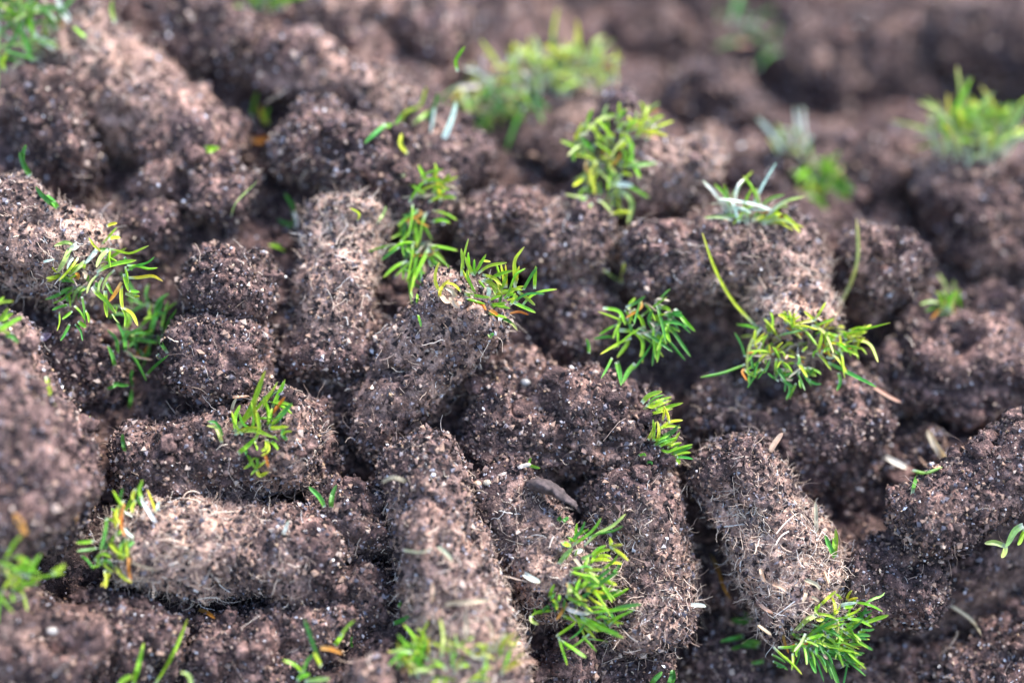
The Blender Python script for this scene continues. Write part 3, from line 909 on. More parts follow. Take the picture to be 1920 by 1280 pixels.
traced(R['west'], [
 ('p', [(500, 260), (400, 220), (265, 265)], 1.2), ('p', [(450, 290), (400, 420), (310, 580)], 1.4), ('w', [(490, 410), (440, 480), (420, 540)], 1.2), ('y', [(550, 400), (450, 540), (320, 680)], .9),
 ('p', [(640, 450), (530, 540), (450, 610)], 1.3), ('w', [(780, 300), (700, 390), (620, 480)], 1.7), ('w', [(540, 250), (500, 280), (450, 300)], 1.8), ('y', [(840, 340), (750, 270), (680, 160)]), ('y', [(840, 240), (930, 140), (1015, 45)], 1.1),
 ('y', [(925, 180), (990, 165), (1060, 165)], 1.1), ('p', [(920, 310), (840, 390), (775, 520)], 1.3), ('y', [(930, 300), (1040, 320), (1180, 350), (1400, 260)], 1.1), ('g', [(880, 380), (960, 420), (1020, 450)], 1.2),
 ('g', [(780, 590), (900, 520), (1060, 470), (1250, 435)], 1.35), ('g', [(1140, 500), (1280, 510), (1400, 540), (1505, 525)], 1.05), ('y', [(1160, 640), (1280, 640), (1450, 620), (1570, 685)], 1.0),
 ('g', [(1120, 510), (1140, 600), (1155, 715)], 1.1), ('g', [(1100, 600), (1120, 700), (1160, 810)]), ('p', [(990, 550), (900, 640), (845, 800)], 1.1), ('p', [(800, 600), (710, 700), (660, 830)], 1.0),
 ('y', [(300, 590), (270, 550), (240, 520)], .8), ('y', [(370, 615), (260, 645), (170, 650)], 1.2), ('g', [(370, 640), (450, 660), (530, 720)], 1.1), ('g', [(670, 700), (675, 650), (680, 610)]),
 ('d', [(530, 760), (420, 790), (300, 860), (160, 905)], 1.1), ('p', [(640, 750), (540, 800), (485, 950)], 1.1), ('g', [(390, 820), (450, 880), (465, 1000)]), ('d', [(430, 970), (340, 990), (240, 1030)], 1.1),
 ('g', [(480, 1040), (420, 1090), (360, 1140)], 1.1), ('g', [(505, 985), (590, 1070), (630, 1150)], 1.1), ('d', [(600, 870), (620, 1000), (640, 1200)], 1.2), ('g', [(730, 750), (790, 830), (900, 920), (1010, 1075)], 1.45),
 ('g', [(890, 700), (940, 780), (970, 840)]), ('g', [(880, 800), (880, 980), (900, 1120)], 1.2), ('o', [(1080, 700), (1000, 830), (920, 930)], 1.1), ('y', [(1080, 740), (1080, 880), (1090, 1010)], 1.3),
 ('y', [(1090, 1010), (1200, 1080), (1270, 1220)], 1.2), ('g', [(1170, 805), (1230, 810), (1290, 820)]), ('p', [(1120, 830), (1180, 850), (1240, 890)]), ('y', [(330, 1050), (330, 1180), (300, 1280)], .7),
 ('w', [(140, 455), (210, 440), (270, 425)], .9), ('g', [(450, 610), (480, 570), (560, 480)], 1.1), ('y', [(620, 540), (625, 500), (640, 470)]), ('o', [(540, 660), (550, 620), (520, 590)], 1.3), ('t', [(600, 560), (640, 600), (640, 660)], 1.3),
 ('t', [(820, 480), (860, 460), (910, 460)], 1.2), ('g', [(640, 770), (590, 790), (540, 820)], 1.1), ('p', [(960, 1080), (1000, 1140), (1050, 1190)], .5), ('g', [(560, 1160), (600, 1200), (650, 1240)], 1.3),
 ('d', [(450, 1200), (400, 1300), (340, 1400)], 1.1), ('d', [(520, 1200), (590, 1280), (610, 1400)], .9), ('g', [(1000, 1060), (1010, 1020), (1015, 985)], .8),
], (60, 420), 6.4, .09, w=.2, dens=0.6)

traced(R['lower_tuft'], [
 ('g', [(640, 340), (640, 240), (650, 130)]), ('g', [(600, 400), (780, 280), (880, 180), (940, 70)], 1.2), ('p', [(740, 400), (900, 260), (1080, 170), (1235, 20)], 1.3), ('p', [(430, 620), (500, 520), (590, 430)], 1.2),
 ('y', [(480, 360), (520, 390), (580, 410)], 1.6), ('y', [(1055, 410), (1050, 350), (1045, 310)]), ('y', [(1040, 410), (1130, 390), (1200, 385)]), ('y', [(1060, 410), (1180, 490), (1270, 580)], 1.2),
 ('g', [(820, 540), (900, 450), (1000, 400)], 1.2), ('y', [(830, 570), (960, 560), (1060, 580)], 1.2), ('y', [(1000, 650), (1090, 610), (1190, 620)]), ('g', [(950, 690), (1080, 600), (1150, 510)], .9),
 ('y', [(700, 690), (840, 680), (960, 690)], 1.2), ('g', [(570, 710), (720, 750), (840, 770), (920, 850)], 1.3), ('y', [(870, 755), (1000, 810), (1130, 870)], 1.2), ('d', [(850, 910), (1000, 810), (1150, 720)], 1.5),
 ('g', [(680, 920), (760, 840), (810, 780)], 1.2), ('g', [(320, 1020), (350, 930), (380, 860)], 1.2), ('g', [(330, 1030), (400, 1090), (410, 1170)], 1.2), ('g', [(520, 990), (620, 1050), (780, 1110)], 1.5),
 ('y', [(740, 920), (860, 940), (980, 970)], 1.2), ('y', [(780, 990), (860, 1060), (955, 1120)], 1.3), ('g', [(910, 1030), (1090, 1000), (1270, 910)], 1.5), ('g', [(860, 1000), (950, 940), (1040, 910)], 1.2),
 ('d', [(1000, 1230), (1150, 1160), (1420, 1105)], 1.7), ('g', [(700, 1250), (820, 1160), (960, 1150), (1050, 1250)], 1.1), ('w', [(510, 1130), (650, 1180), (800, 1220)], 2.0), ('g', [(340, 1180), (200, 1190), (100, 1240)], 1.2),
 ('g', [(450, 1210), (600, 1270), (760, 1310), (900, 1430)], 1.4), ('d', [(540, 1290), (600, 1200), (660, 1130)]), ('g', [(700, 1250), (900, 1350), (1210, 1500)], 1.5), ('d', [(800, 1280), (1000, 1400), (1150, 1450)], 1.4),
 ('g', [(400, 1490), (560, 1380), (640, 1310)], 1.3), ('g', [(450, 1530), (620, 1640), (760, 1740)], 1.5), ('p', [(545, 1000), (555, 930), (545, 870)], 1.6), ('o', [(530, 1080), (470, 1180), (400, 1290)], 1.2), ('p', [(100, 1240), (110, 1300), (190, 1340)], 1.0),
 ('t', [(620, 560), (680, 640), (730, 700)], 1.3), ('w', [(620, 480), (680, 460), (720, 440)], 1.3), ('g', [(640, 1000), (650, 900), (690, 800)], 1.0), ('d', [(720, 880), (840, 850), (960, 840)], 1.2), ('g', [(800, 620), (850, 560), (880, 460)], 1.1),
 ('w', [(20, 740), (110, 800), (210, 840)], 1.9), ('p', [(700, 560), (760, 540), (820, 500)], 1.0), ('d', [(330, 1130), (280, 1150), (240, 1190)], 1.0),
], (980, 960), 6.4, .092, w=-.6, dens=0.6)

tuft(R['lower_tuft'], 1095, 1130, -.5, 16, 55, -.1, .8, (34, 60), 'ggdy', .085, up=.1)

traced(R['fork'], [
 ('g', [(1310, 1130), (1400, 1000), (1480, 790)], 1.5), ('y', [(1310, 1130), (1420, 1120), (1530, 1160)], 1.2), ('g', [(1500, 1070), (1495, 1010), (1470, 940)], 1.1), ('d', [(1480, 940), (1540, 910), (1590, 870)]),
 ('y', [(1460, 1000), (1520, 900), (1550, 850)]), ('g', [(1500, 960), (1580, 970), (1635, 985)], 1.2), ('d', [(1510, 1100), (1570, 1040), (1630, 970)], 1.4), ('g', [(1310, 1130), (1310, 1050), (1340, 980)], 1.2),
 ('y', [(1500, 1110), (1550, 1105), (1610, 1100)]), ('o', [(1510, 1040), (1550, 990), (1590, 935)], 1.4), ('p', [(1240, 1190), (1210, 1110), (1155, 1095)]), ('g', [(1570, 1170), (1590, 1130), (1630, 1125)], .9),
 ('g', [(1330, 1250), (1400, 1190), (1430, 1160)], 1.2), ('g', [(1490, 1090), (1500, 1030), (1480, 960)], 1.2), ('t', [(1270, 940), (1330, 935), (1390, 930)], 1.1), ('g', [(1400, 1130), (1420, 1060), (1400, 960)], 1.3),
 ('y', [(1450, 1110), (1420, 1010), (1440, 940)], 1.1), ('t', [(1290, 1030), (1300, 980), (1320, 940)], .9), ('g', [(1420, 1180), (1440, 1250), (1400, 1290)], 1.1), ('y', [(1490, 1170), (1500, 1230), (1450, 1270)]),
 ('g', [(1430, 1230), (1440, 1320), (1400, 1370)], 1.2), ('o', [(1470, 1240), (1490, 1280), (1500, 1330)], .9), ('g', [(1510, 1180), (1530, 1200), (1550, 1230)], 1.3), ('y', [(1400, 1290), (1430, 1330), (1490, 1290)], 1.2), ('g', [(1390, 1200), (1390, 1270), (1420, 1330)], 1.1),
], (0, 430), 2.977, .095, w=-.5, dens=0.9)

traced(R['felted'], [
 ('g', [(790, 255), (772, 205), (795, 145)], 1.2), ('w', [(870, 385), (830, 320), (785, 250)], 1.0), ('y', [(870, 330), (840, 250), (820, 200)], .9), ('g', [(690, 300), (660, 260), (630, 205)]), ('g', [(690, 340), (710, 290), (750, 215)]),
 ('y', [(690, 260), (640, 340), (650, 420)], 1.1), ('d', [(595, 360), (585, 440), (560, 540)], 1.2), ('g', [(660, 400), (620, 370), (590, 365)]), ('o', [(690, 280), (680, 380), (700, 460)], 1.2), ('d', [(540, 530), (490, 540), (430, 545)]),
 ('g', [(530, 600), (570, 560), (620, 580)], 1.1), ('g', [(620, 605), (570, 605), (525, 590)], 1.2), ('y', [(600, 470), (650, 540), (720, 570)], 1.2), ('y', [(640, 620), (680, 680), (740, 720)], 1.3), ('y', [(620, 650), (600, 700), (565, 740)]),
 ('o', [(720, 580), (720, 650), (735, 710)]), ('y', [(650, 560), (690, 590), (715, 500)], 1.1), ('w', [(680, 400), (710, 440), (745, 470)], 1.1), ('d', [(640, 470), (600, 500), (580, 560)]), ('g', [(700, 420), (650, 450), (620, 490)], 1.1),
 ('w', [(740, 350), (700, 330), (690, 310)], 1.2), ('t', [(620, 420), (650, 450), (670, 490)], 1.3), ('g', [(720, 480), (680, 520), (660, 580)], 1.1), ('d', [(450, 570), (480, 590), (520, 640)]), ('w', [(880, 320), (880, 290), (890, 265)], .8),
 ('w', [(1580, 450), (1600, 400), (1610, 375)], .9), ('y', [(760, 260), (740, 300), (745, 330)]), ('t', [(720, 600), (800, 630), (880, 650)], 1.0),
], (0, 850), 2.977, .095, w=-1.1, dens=0.9)

traced(R['slab'], [
 ('g', [(1680, 970), (1720, 930), (1790, 905)], 1.5), ('g', [(1690, 1000), (1770, 960), (1845, 935)], 1.3), ('y', [(1690, 1040), (1770, 1020), (1850, 1000)], 1.1), ('y', [(1830, 1080), (1820, 1030), (1800, 985)]), ('y', [(1740, 1180), (1745, 1120), (1740, 1060)], 1.1),
 ('y', [(1760, 1200), (1770, 1130), (1765, 1070)], 1.2), ('y', [(1780, 1110), (1840, 1075), (1905, 1065)], 1.2), ('g', [(1770, 1210), (1820, 1180), (1875, 1160)], 1.3), ('g', [(1820, 1220), (1860, 1200), (1900, 1190)], 1.2),
 ('g', [(1810, 1250), (1880, 1225), (1960, 1200)], 1.3), ('y', [(1790, 1200), (1850, 1190), (1890, 1130)]), ('g', [(1830, 1250), (1870, 1280), (1890, 1310)], 1.1), ('d', [(1780, 1160), (1840, 1130), (1890, 1090)], 1.1), ('y', [(1700, 980), (1740, 990), (1790, 960)], 1.1),
 ('g', [(1860, 1260), (1900, 1250), (1950, 1245)], 1.1), ('g', [(1660, 1260), (1690, 1250), (1700, 1265)], 1.1),
], (640, 430), 2.977, .09, w=.1, dens=1.2)

traced(R['shelf_end'], [
 ('y', [(420, 550), (280, 400), (180, 220), (110, 20)], 1.05), ('p', [(440, 550), (380, 640), (360, 760), (375, 820)], 1.1), ('d', [(350, 710), (330, 640), (290, 575)], 1.1), ('d', [(350, 755), (230, 800), (100, 825)], 1.1), ('p', [(540, 590), (640, 570), (720, 540)]),
 ('p', [(720, 535), (790, 580), (840, 690)], 1.3), ('g', [(680, 560), (720, 610), (750, 650)], 1.2), ('g', [(850, 600), (1000, 560), (1160, 520)], 1.1), ('p', [(950, 620), (1040, 640), (1090, 740)], 1.1), ('d', [(810, 745), (960, 820), (1080, 880)], 1.4), ('t', [(1070, 880), (1150, 930), (1220, 965)], .9),
 ('y', [(530, 600), (500, 550), (460, 500)], 1.0), ('y', [(620, 560), (610, 510), (640, 460)]), ('d', [(870, 800), (880, 850), (860, 900)], 1.0), ('d', [(590, 850), (600, 900), (580, 950)], 1.0),
], (1280, 430), 2.977, .09, w=.95)
tuft(R['shelf_end'], 1500, 640, .9, 36, 40, 1.2, 1.2, (75, 34), 'yyyg', .085)
tuft(R['shelf_end'], 1470, 690, .9, 16, 30, -1.8, .8, (60, 25), 'dgd', .085, up=0)
tuft(R['shelf_end'], 1590, 640, 1.0, 8, 38, 0.6, .6, (20, 18), 'yy', .08)

# --- softer tufts
tuft(R['ridge'], 772, 450, 1.3, 20, 62, -1.35, .6, (32, 60), 'ggdg', .1, up=.2)
tuft(R['ridge'], 800, 380, 1.4, 9, 48, 1.0, .8, (28, 40), 'ygg', .1)
traced(R['ridge'], [('g', [(690, 260), (640, 340), (650, 400)][::-1]), ('p', [(200, 1250), (240, 1190), (250, 1150)], .9), ('y', [(90, 1230), (100, 1190), (50, 1160)], .8), ('y', [(500, 1010), (530, 960), (520, 910)]), ('g', [(470, 1010), (450, 960), (430, 920)]), ('y', [(500, 1020), (580, 1010), (650, 985)], 1.1), ('g', [(340, 970), (400, 1040), (470, 1080)], 1.3)], (640, 0), 2.977, .095, w=1.4)
tuft(R['leafy'], 1140, 270, 2.3, 24, 46, 2.0, 1.3, (50, 50), 'yypgg', .1)
tuft(R['leafy'], 1135, 340, 2.2, 18, 46, -2.2, .9, (38, 40), 'ygp', .1, up=.1)
tuft(R['leafy'], 1205, 240, 2.4, 8, 48, .8, .6, (24, 20), 'ppyy', .1)
traced(R['leafy'], [('p', [(1600, 930), (1680, 915), (1760, 910)], 1.3), ('w', [(1500, 1020), (1560, 1030), (1630, 1035)], 1.5), ('p', [(1560, 1060), (1620, 1130), (1600, 1250)], 1.2), ('y', [(1500, 1200), (1560, 1180), (1620, 1190)], 1.2), ('y', [(1650, 730), (1740, 740), (1820, 760)], 1.2), ('o', [(1500, 930), (1540, 890), (1560, 850)], 1.1)], (640, 0), 2.977, .1, w=2.2)
tuft(R['crest'], 1060, 150, 4.5, 60, 72, 1.6, .38, (85, 26), 'ypyyp', .105, white=.6)
tuft(R['crest'], 930, 180, 4.3, 26, 75, -1.6, .7, (60, 30), 'ggdp', .115, up=.1, white=.3)
tuft(R['crest'], 960, 150, 4.4, 12, 62, 2.2, .8, (50, 25), 'yw', .115, white=.5)
tuft(R['post'], 1825, 270, 4.1, 48, 92, 1.6, .5, (60, 36), 'ypppgp', .105, white=.5)
tuft(R['shelf'], 1405, 400, 1.7, 12, 75, 1.9, .9, (45, 16), 'gpwp', .1, white=.45)
tuft(R['shelf'], 1430, 410, 1.6, 8, 62, .3, .35, (20, 12), 'ygp', .1)
tuft(R['far_low_b'], 1535, 335, 4.8, 30, 48, -1.0, .8, (36, 34), 'gggd', .13, up=.1)
tuft(R['far_low_b'], 1490, 285, 4.9, 8, 62, 2.2, .4, (25, 20), 'pw', .12)
tuft(R['crumbly_top'], 1785, 575, 2.6, 8, 50, 2.0, .5, (16, 12), 'gp', .1)
tuft(R['lower'], 850, 1245, -1.9, 15, 55, 1.3, .8, (85, 30), 'ygypg', .085, white=.3)
tuft(R['lower'], 790, 1230, -1.8, 8, 62, 1.9, .4, (18, 18), 'gy', .085)
tuft(R['lower'], 940, 1240, -1.7, 8, 62, 1.2, .5, (20, 22), 'gyt', .085)
traced(R['lower'], [('p', [(555, 1140), (565, 1020), (550, 920)], 1.4), ('t', [(700, 1060), (700, 960), (690, 870)], 1.2), ('t', [(850, 1060), (830, 960), (790, 900)], 1.2), ('t', [(500, 830), (510, 770), (505, 710)], 1.2), ('t', [(350, 540), (440, 550), (510, 530)], 1.1), ('t', [(540, 520), (590, 560), (620, 600)], 1.2), ('t', [(580, 840), (700, 830), (840, 815)], 1.2), ('t', [(230, 160), (290, 135), (360, 155)], .9), ('g', [(480, 1230), (430, 1160), (400, 1100)], 1.4), ('y', [(440, 1250), (360, 1160), (310, 1050)], 1.3), ('g', [(440, 1170), (460, 1090), (480, 1040)], 1.2)], (640, 850), 2.977, .09, w=-1.4)
traced(R['back_shelf'], [('d', [(250, 700), (200, 740), (130, 800)], 1.5), ('g', [(230, 700), (300, 700), (340, 640)], 1.4), ('y', [(340, 690), (350, 640), (420, 600)], 1.7), ('y', [(400, 620), (450, 580), (475, 490)], 1.3), ('y', [(370, 860), (330, 810), (340, 740)], 1.2), ('w', [(500, 740), (510, 660), (520, 600)], 1.8), ('w', [(570, 770), (610, 660), (640, 570)], 1.9), ('g', [(400, 690), (450, 660), (490, 620)], 1.2), ('d', [(470, 680), (520, 600), (540, 520)], 1.2)], (640, 0), 2.977, .1, w=2.6)
traced(R['slope_low'], [('p', [(1290, 1210), (1320, 1130), (1440, 1010)], .6)], (0, 0), 2.977, .08, w=1.6)

# tufts rooted in the loose soil between the plugs: things of their own
def loose_tuft(label, px, py, w=None, group='tufts rooted between the plugs'):
    h = hit(px, py)
    d = h[0] if w is None and h is not None else w
    return thing('grass_tuft', label, 'grass tuft', W(px, py, d), group), d

t, d = loose_tuft('deep green tuft growing in the gap under the spidery tuft', 260, 640)
traced(t, [('d', [(830, 610), (860, 500), (915, 375)], 1.5), ('g', [(900, 570), (920, 480), (940, 400)], 1.0), ('d', [(680, 610), (780, 615), (880, 635)], 1.3), ('d', [(940, 690), (900, 630), (880, 590)], 1.2), ('d', [(820, 810), (880, 750), (940, 700)], 1.1), ('d', [(740, 880), (730, 820), (745, 760)], 1.2), ('d', [(720, 1000), (730, 950), (735, 890)], 1.1),
 ('d', [(660, 690), (650, 610), (600, 560)], 1.3), ('d', [(700, 680), (690, 600), (650, 520)], 1.3), ('g', [(690, 560), (720, 500), (700, 460)], 1.2), ('d', [(640, 760), (620, 690), (600, 650)], 1.1), ('d', [(770, 700), (760, 640), (750, 590)], 1.1), ('g', [(700, 590), (750, 570), (800, 560)], 1.1), ('d', [(630, 860), (680, 870), (720, 870)]), ('d', [(600, 890), (640, 870), (660, 850)]), ('g', [(840, 500), (835, 450), (850, 420)], .8), ('d', [(760, 740), (800, 700), (840, 690)])], (0, 430), 2.977, .1, w=d, lean=.2)
tuft(t, 255, 620, d, 12, 60, 1.2, 1.0, (45, 45), 'ddg', .095)
t, d = loose_tuft('dark green tuft with curling blades hanging over the black hollow', 1200, 600, 1.0)
traced(t, [('g', [(1460, 440), (1550, 460), (1585, 535)], 1.2), ('g', [(1550, 565), (1640, 580), (1680, 640), (1665, 710)], 1.5), ('g', [(1610, 590), (1590, 650), (1540, 715)], 1.4), ('g', [(1770, 570), (1775, 630), (1740, 670)], 1.5), ('d', [(1530, 600), (1470, 600), (1410, 610)], 1.2), ('d', [(1540, 740), (1550, 800), (1560, 870)], 1.4), ('d', [(1640, 750), (1600, 800), (1570, 860)], 1.4), ('d', [(1510, 720), (1480, 780), (1450, 830)]), ('g', [(1690, 560), (1670, 500), (1640, 470)], 1.3), ('d', [(1800, 480), (1860, 475), (1910, 485)], 1.0), ('g', [(1780, 530), (1840, 550), (1890, 570)], 1.1), ('y', [(1780, 590), (1800, 610), (1815, 640)], 1.3), ('d', [(1380, 690), (1380, 650), (1370, 610)], 1.4), ('g', [(1600, 450), (1610, 410), (1640, 380)], 1.3), ('d', [(1740, 560), (1720, 500), (1740, 450)], 1.3)], (640, 430), 2.977, .1, w=d, lean=.2)
tuft(t, 1215, 600, 1.0, 16, 60, -1.2, 1.0, (50, 32), 'dgdg', .095, up=.1)
t, d = loose_tuft('tiny forked shoot above the dark hanging tuft', 1155, 530)
traced(t, [('p', [(1560, 290), (1520, 270), (1460, 225)], .9), ('y', [(1560, 300), (1570, 240), (1580, 185)], 1.2)], (640, 430), 2.977, .09, w=d)
t, d = loose_tuft('leafy tuft cut by the picture edge beside the spidery tuft', -5, 615)
traced(t, [('g', [(-20, 560), (40, 540), (125, 490)], 1.8), ('g', [(-20, 520), (20, 480), (45, 440)], 1.4), ('y', [(-20, 560), (20, 570), (65, 585)]), ('d', [(30, 590), (70, 600), (105, 630)], 1.3), ('g', [(-20, 420), (20, 405), (75, 400)], .8), ('g', [(-20, 400), (5, 390), (20, 375)], .8), ('g', [(-10, 500), (30, 500), (70, 470)], 1.3)], (0, 430), 2.977, .1, w=d)
t, d = loose_tuft('bright soft tuft low at the picture edge under the wide bare clod', 15, 1085)
tuft(t, 10, 1080, -2.2, 16, 70, 1.0, .9, (30, 30), 'ggyg', .1)
traced(t, [('g', [(30, 690), (100, 660), (170, 650)], 1.6), ('g', [(150, 690), (190, 620), (230, 560)], 1.3), ('g', [(30, 590), (80, 500), (120, 460)], 1.6), ('y', [(290, 665), (330, 640), (360, 615)], 1.5)], (0, 850), 2.977, .1, w=-2.2)
t, d = loose_tuft('pair of long upright blades in front of the lumpy dark plug', 270, 1290)
traced(t, [('g', [(840, 1320), (960, 1120), (1045, 925)], 1.5), ('g', [(740, 1310), (780, 1180), (805, 1055)], 1.6), ('g', [(660, 1300), (700, 1260), (740, 1240)], 1.8), ('p', [(1070, 1300), (1050, 1240), (1010, 1220)], 1.4)], (0, 850), 2.977, .1, w=-1.6, lean=.2)
t, d = loose_tuft('two-forked shoot with an orange dry leaf by the small rounded plug', 590, 1240)
traced(t, [('d', [(1780, 1140), (1740, 1030), (1700, 925)], 1.3), ('g', [(1700, 1240), (1650, 1180), (1580, 1150)], 1.5), ('d', [(1690, 1220), (1720, 1150), (1770, 1110)], 1.4), ('y', [(1790, 1190), (1770, 1150), (1750, 1110)], 1.6), ('o', [(1790, 1085), (1850, 1090), (1910, 1115)], 1.5), ('g', [(1870, 1070), (1890, 1040), (1920, 1000)], 1.4), ('g', [(1660, 1270), (1690, 1240), (1730, 1230)], 1.3), ('p', [(1700, 1270), (1770, 1260), (1840, 1255)], 1.5), ('g', [(1900, 1020), (1940, 970), (1980, 930)], 1.2)], (0, 850), 2.977, .095, w=-1.4, lean=.2)
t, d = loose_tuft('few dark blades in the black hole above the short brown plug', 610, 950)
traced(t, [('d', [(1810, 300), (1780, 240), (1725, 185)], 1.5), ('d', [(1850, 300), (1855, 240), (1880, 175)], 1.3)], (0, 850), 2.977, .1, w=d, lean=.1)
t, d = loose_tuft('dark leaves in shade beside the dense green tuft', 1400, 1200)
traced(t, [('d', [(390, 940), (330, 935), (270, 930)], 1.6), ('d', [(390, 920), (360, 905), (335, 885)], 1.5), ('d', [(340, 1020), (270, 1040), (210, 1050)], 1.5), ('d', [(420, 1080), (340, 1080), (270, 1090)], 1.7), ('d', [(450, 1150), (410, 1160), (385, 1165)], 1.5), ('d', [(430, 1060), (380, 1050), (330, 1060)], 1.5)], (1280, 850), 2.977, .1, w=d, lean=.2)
t, d = loose_tuft('small green and yellow shoot in the pit beside the shaggy thatch plug', 1560, 1035)
traced(t, [('d', [(850, 580), (820, 520), (795, 455)], 1.4), ('y', [(850, 570), (860, 490), (855, 420)], 1.2), ('g', [(840, 560), (840, 510), (840, 470)], 1.1)], (1280, 850), 2.977, .095, w=d, lean=.2)
t, d = loose_tuft('wide-bladed tuft at the top corner above the round dark knob', 30, 50)
tuft(t, 40, 60, 2.6, 22, 90, 2.2, .9, (60, 50), 'dgdp', .12)
traced(t, [('w', [(390, 120), (340, 50), (310, -20)], 2.0), ('w', [(320, 290), (250, 240), (180, 180)], 2.2), ('p', [(640, 130), (620, 60), (630, 0)], 1.5), ('g', [(150, 180), (170, 80), (200, 0)], 1.5), ('g', [(480, 210), (440, 180), (410, 150)], 1.2), ('y', [(30, 400), (15, 350), (40, 300)], 1.2)], (0, 0), 2.977, .11, w=2.5)
t, d = loose_tuft('little shoot with a yellow foot in the dip between upper plugs', 483, 255)
traced(t, [('g', [(1410, 690), (1420, 590), (1440, 500)], 1.7), ('g', [(1480, 700), (1480, 640), (1500, 600)], 1.4), ('w', [(1410, 720), (1400, 680), (1390, 640)], 1.6), ('o', [(1400, 775), (1450, 785), (1510, 770)], 2.0), ('y', [(1500, 700), (1470, 660), (1450, 590)], 1.2)], (0, 0), 2.977, .1, w=d)
t, d = loose_tuft('two curved blades in the shadow behind the pale upright plug', 545, 430)
traced(t, [('d', [(1650, 1270), (1640, 1160), (1590, 1080)], 1.7), ('w', [(1650, 1280), (1660, 1230), (1640, 1180)], 1.4), ('d', [(1640, 1260), (1590, 1240), (1550, 1220)], 1.4), ('g', [(1600, 1400), (1550, 1375), (1500, 1365)], 1.3)], (0, 0), 2.977, .1, w=d)
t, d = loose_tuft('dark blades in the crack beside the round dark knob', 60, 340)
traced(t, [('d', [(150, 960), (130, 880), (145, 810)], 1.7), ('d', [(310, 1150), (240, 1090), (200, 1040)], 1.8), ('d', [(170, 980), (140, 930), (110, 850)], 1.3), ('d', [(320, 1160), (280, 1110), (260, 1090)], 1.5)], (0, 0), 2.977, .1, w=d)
t, d = loose_tuft('dark far tuft blurred in the shade near the top edge', 1400, 60)
tuft(t, 1395, 70, 8.0, 4, 70, 1.9, .9, (45, 55), 'ddd', .14)
t, d = loose_tuft('green blades cut off by the top edge above the warm brown plug', 505, 5)
tuft(t, 505, 10, 4.4, 10, 60, 1.6, .7, (35, 12), 'dg', .12)
t, d = loose_tuft('small dark leaves at the bottom edge below the fibrous plug', 1245, 1280)
traced(t, [('d', [(1720, 1290), (1750, 1250), (1790, 1215)], 1.6), ('d', [(1830, 1300), (1850, 1250), (1850, 1205)], 1.7)], (640, 850), 2.977, .1, w=d)
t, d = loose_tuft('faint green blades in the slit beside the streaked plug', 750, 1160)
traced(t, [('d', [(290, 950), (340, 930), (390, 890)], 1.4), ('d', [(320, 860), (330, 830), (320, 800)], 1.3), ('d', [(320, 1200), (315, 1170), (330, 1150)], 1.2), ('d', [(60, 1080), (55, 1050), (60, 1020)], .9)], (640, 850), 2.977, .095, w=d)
t, d = loose_tuft('single bent stem, green above and reddish below, by the violet-brown knob', 1570, 590)
traced(t, [('p', [(860, 480), (900, 390), (960, 260), (985, 120), (970, -60)], 1.3), ('t', [(840, 500), (870, 450), (900, 395)], 1.2)], (1280, 430), 2.977, .105, w=1.9, lean=.1)
t, d = loose_tuft('short green stub on the sandy slope under the wide gap', 232, 830)
traced(t, [('d', [(700, 1240), (690, 1190), (685, 1140)], 1.6), ('g', [(500, 1090), (498, 1060), (503, 1040)], .8)], (0, 430), 2.977, .09, w=d)
t, d = loose_tuft('two tiny leaves peeking under the torn bark flake', 1055, 972)
traced(t, [('d', [(1215, 380), (1220, 365), (1225, 350)], 1.4), ('d', [(1240, 385), (1255, 370), (1270, 355)], 1.5)], (640, 850), 2.977, .09, w=d)

# ------------------------------------------------------------------ loose bits lying on the soil
def lay(px, py, lift=.03):
    h = hit(px, py)
    return h[0], h[1] + h[2] * lift, h[2]

def clipping(label, lines, org, sc, width=.09, w=None, group='cut grass lying loose'):
    x, y = lines[0][1][0]
    h = hit(x / sc + org[0], y / sc + org[1])
    d = h[0] if w is None else w
    t = thing('grass_clipping', label, 'grass clipping', W(x / sc + org[0], y / sc + org[1], d), group)
    traced(t, lines, org, sc, width * 1.2, w=d, lean=.1, jitter=.02, lift=.14)
    return t

clipping('forked pale green clipping on the broad dark plug', [('w', [(985, 75), (1020, 65), (1060, 60)], 1.1), ('g', [(1040, 60), (1075, 70), (1110, 80)], 1.0), ('g', [(1050, 60), (1055, 40), (1060, 25)], .8)], (640, 850), 2.977)
clipping('green and white split clipping at the picture edge under the sloping plug', [('p', [(1900, 400), (1850, 430), (1800, 520)], 1.9), ('p', [(1800, 515), (1740, 495), (1685, 500)], 1.5), ('p', [(1800, 515), (1795, 550), (1780, 580)], 1.5), ('y', [(1910, 420), (1890, 460), (1870, 510)], 1.6)], (1280, 850), 2.977, w=.1)
clipping('pale dry stem with a white blade by the sloping plug', [('w', [(1130, 20), (1200, 60), (1290, 100)], 1.6), ('p', [(1280, 95), (1360, 110), (1450, 75)], 1.4), ('t', [(1490, 60), (1450, 10), (1400, -70), (1370, -130)], 1.8), ('d', [(1280, 230), (1290, 170), (1310, 120)], 1.3), ('t', [(1460, 80), (1370, 70), (1320, 20)], 1.0)], (1280, 850), 2.977)
clipping('tiny green clipping on the mottled plug', [('g', [(1145, 830), (1185, 835), (1225, 830)], 2.2)], (0, 0), 2.977)
clipping('thin yellow clipping on the wide bare clod', [('y', [(260, 820), (280, 890), (310, 980)], 1.1)], (0, 430), 2.977)
clipping('bent straw, brown above and yellow below, in the shaded gap', [('o', [(150, 560), (200, 660), (230, 750), (270, 810)], 1.3)], (1280, 850), 2.977)
clipping('upright brown straw in the pit by the shaggy thatch plug', [('t', [(750, 440), (745, 350), (740, 270)], 1.2)], (1280, 850), 2.977)
clipping('dull yellow straw in the black slit under the felted plug', [('o', [(1110, 870), (1160, 890), (1200, 920)], 1.1)], (0, 850), 2.977)
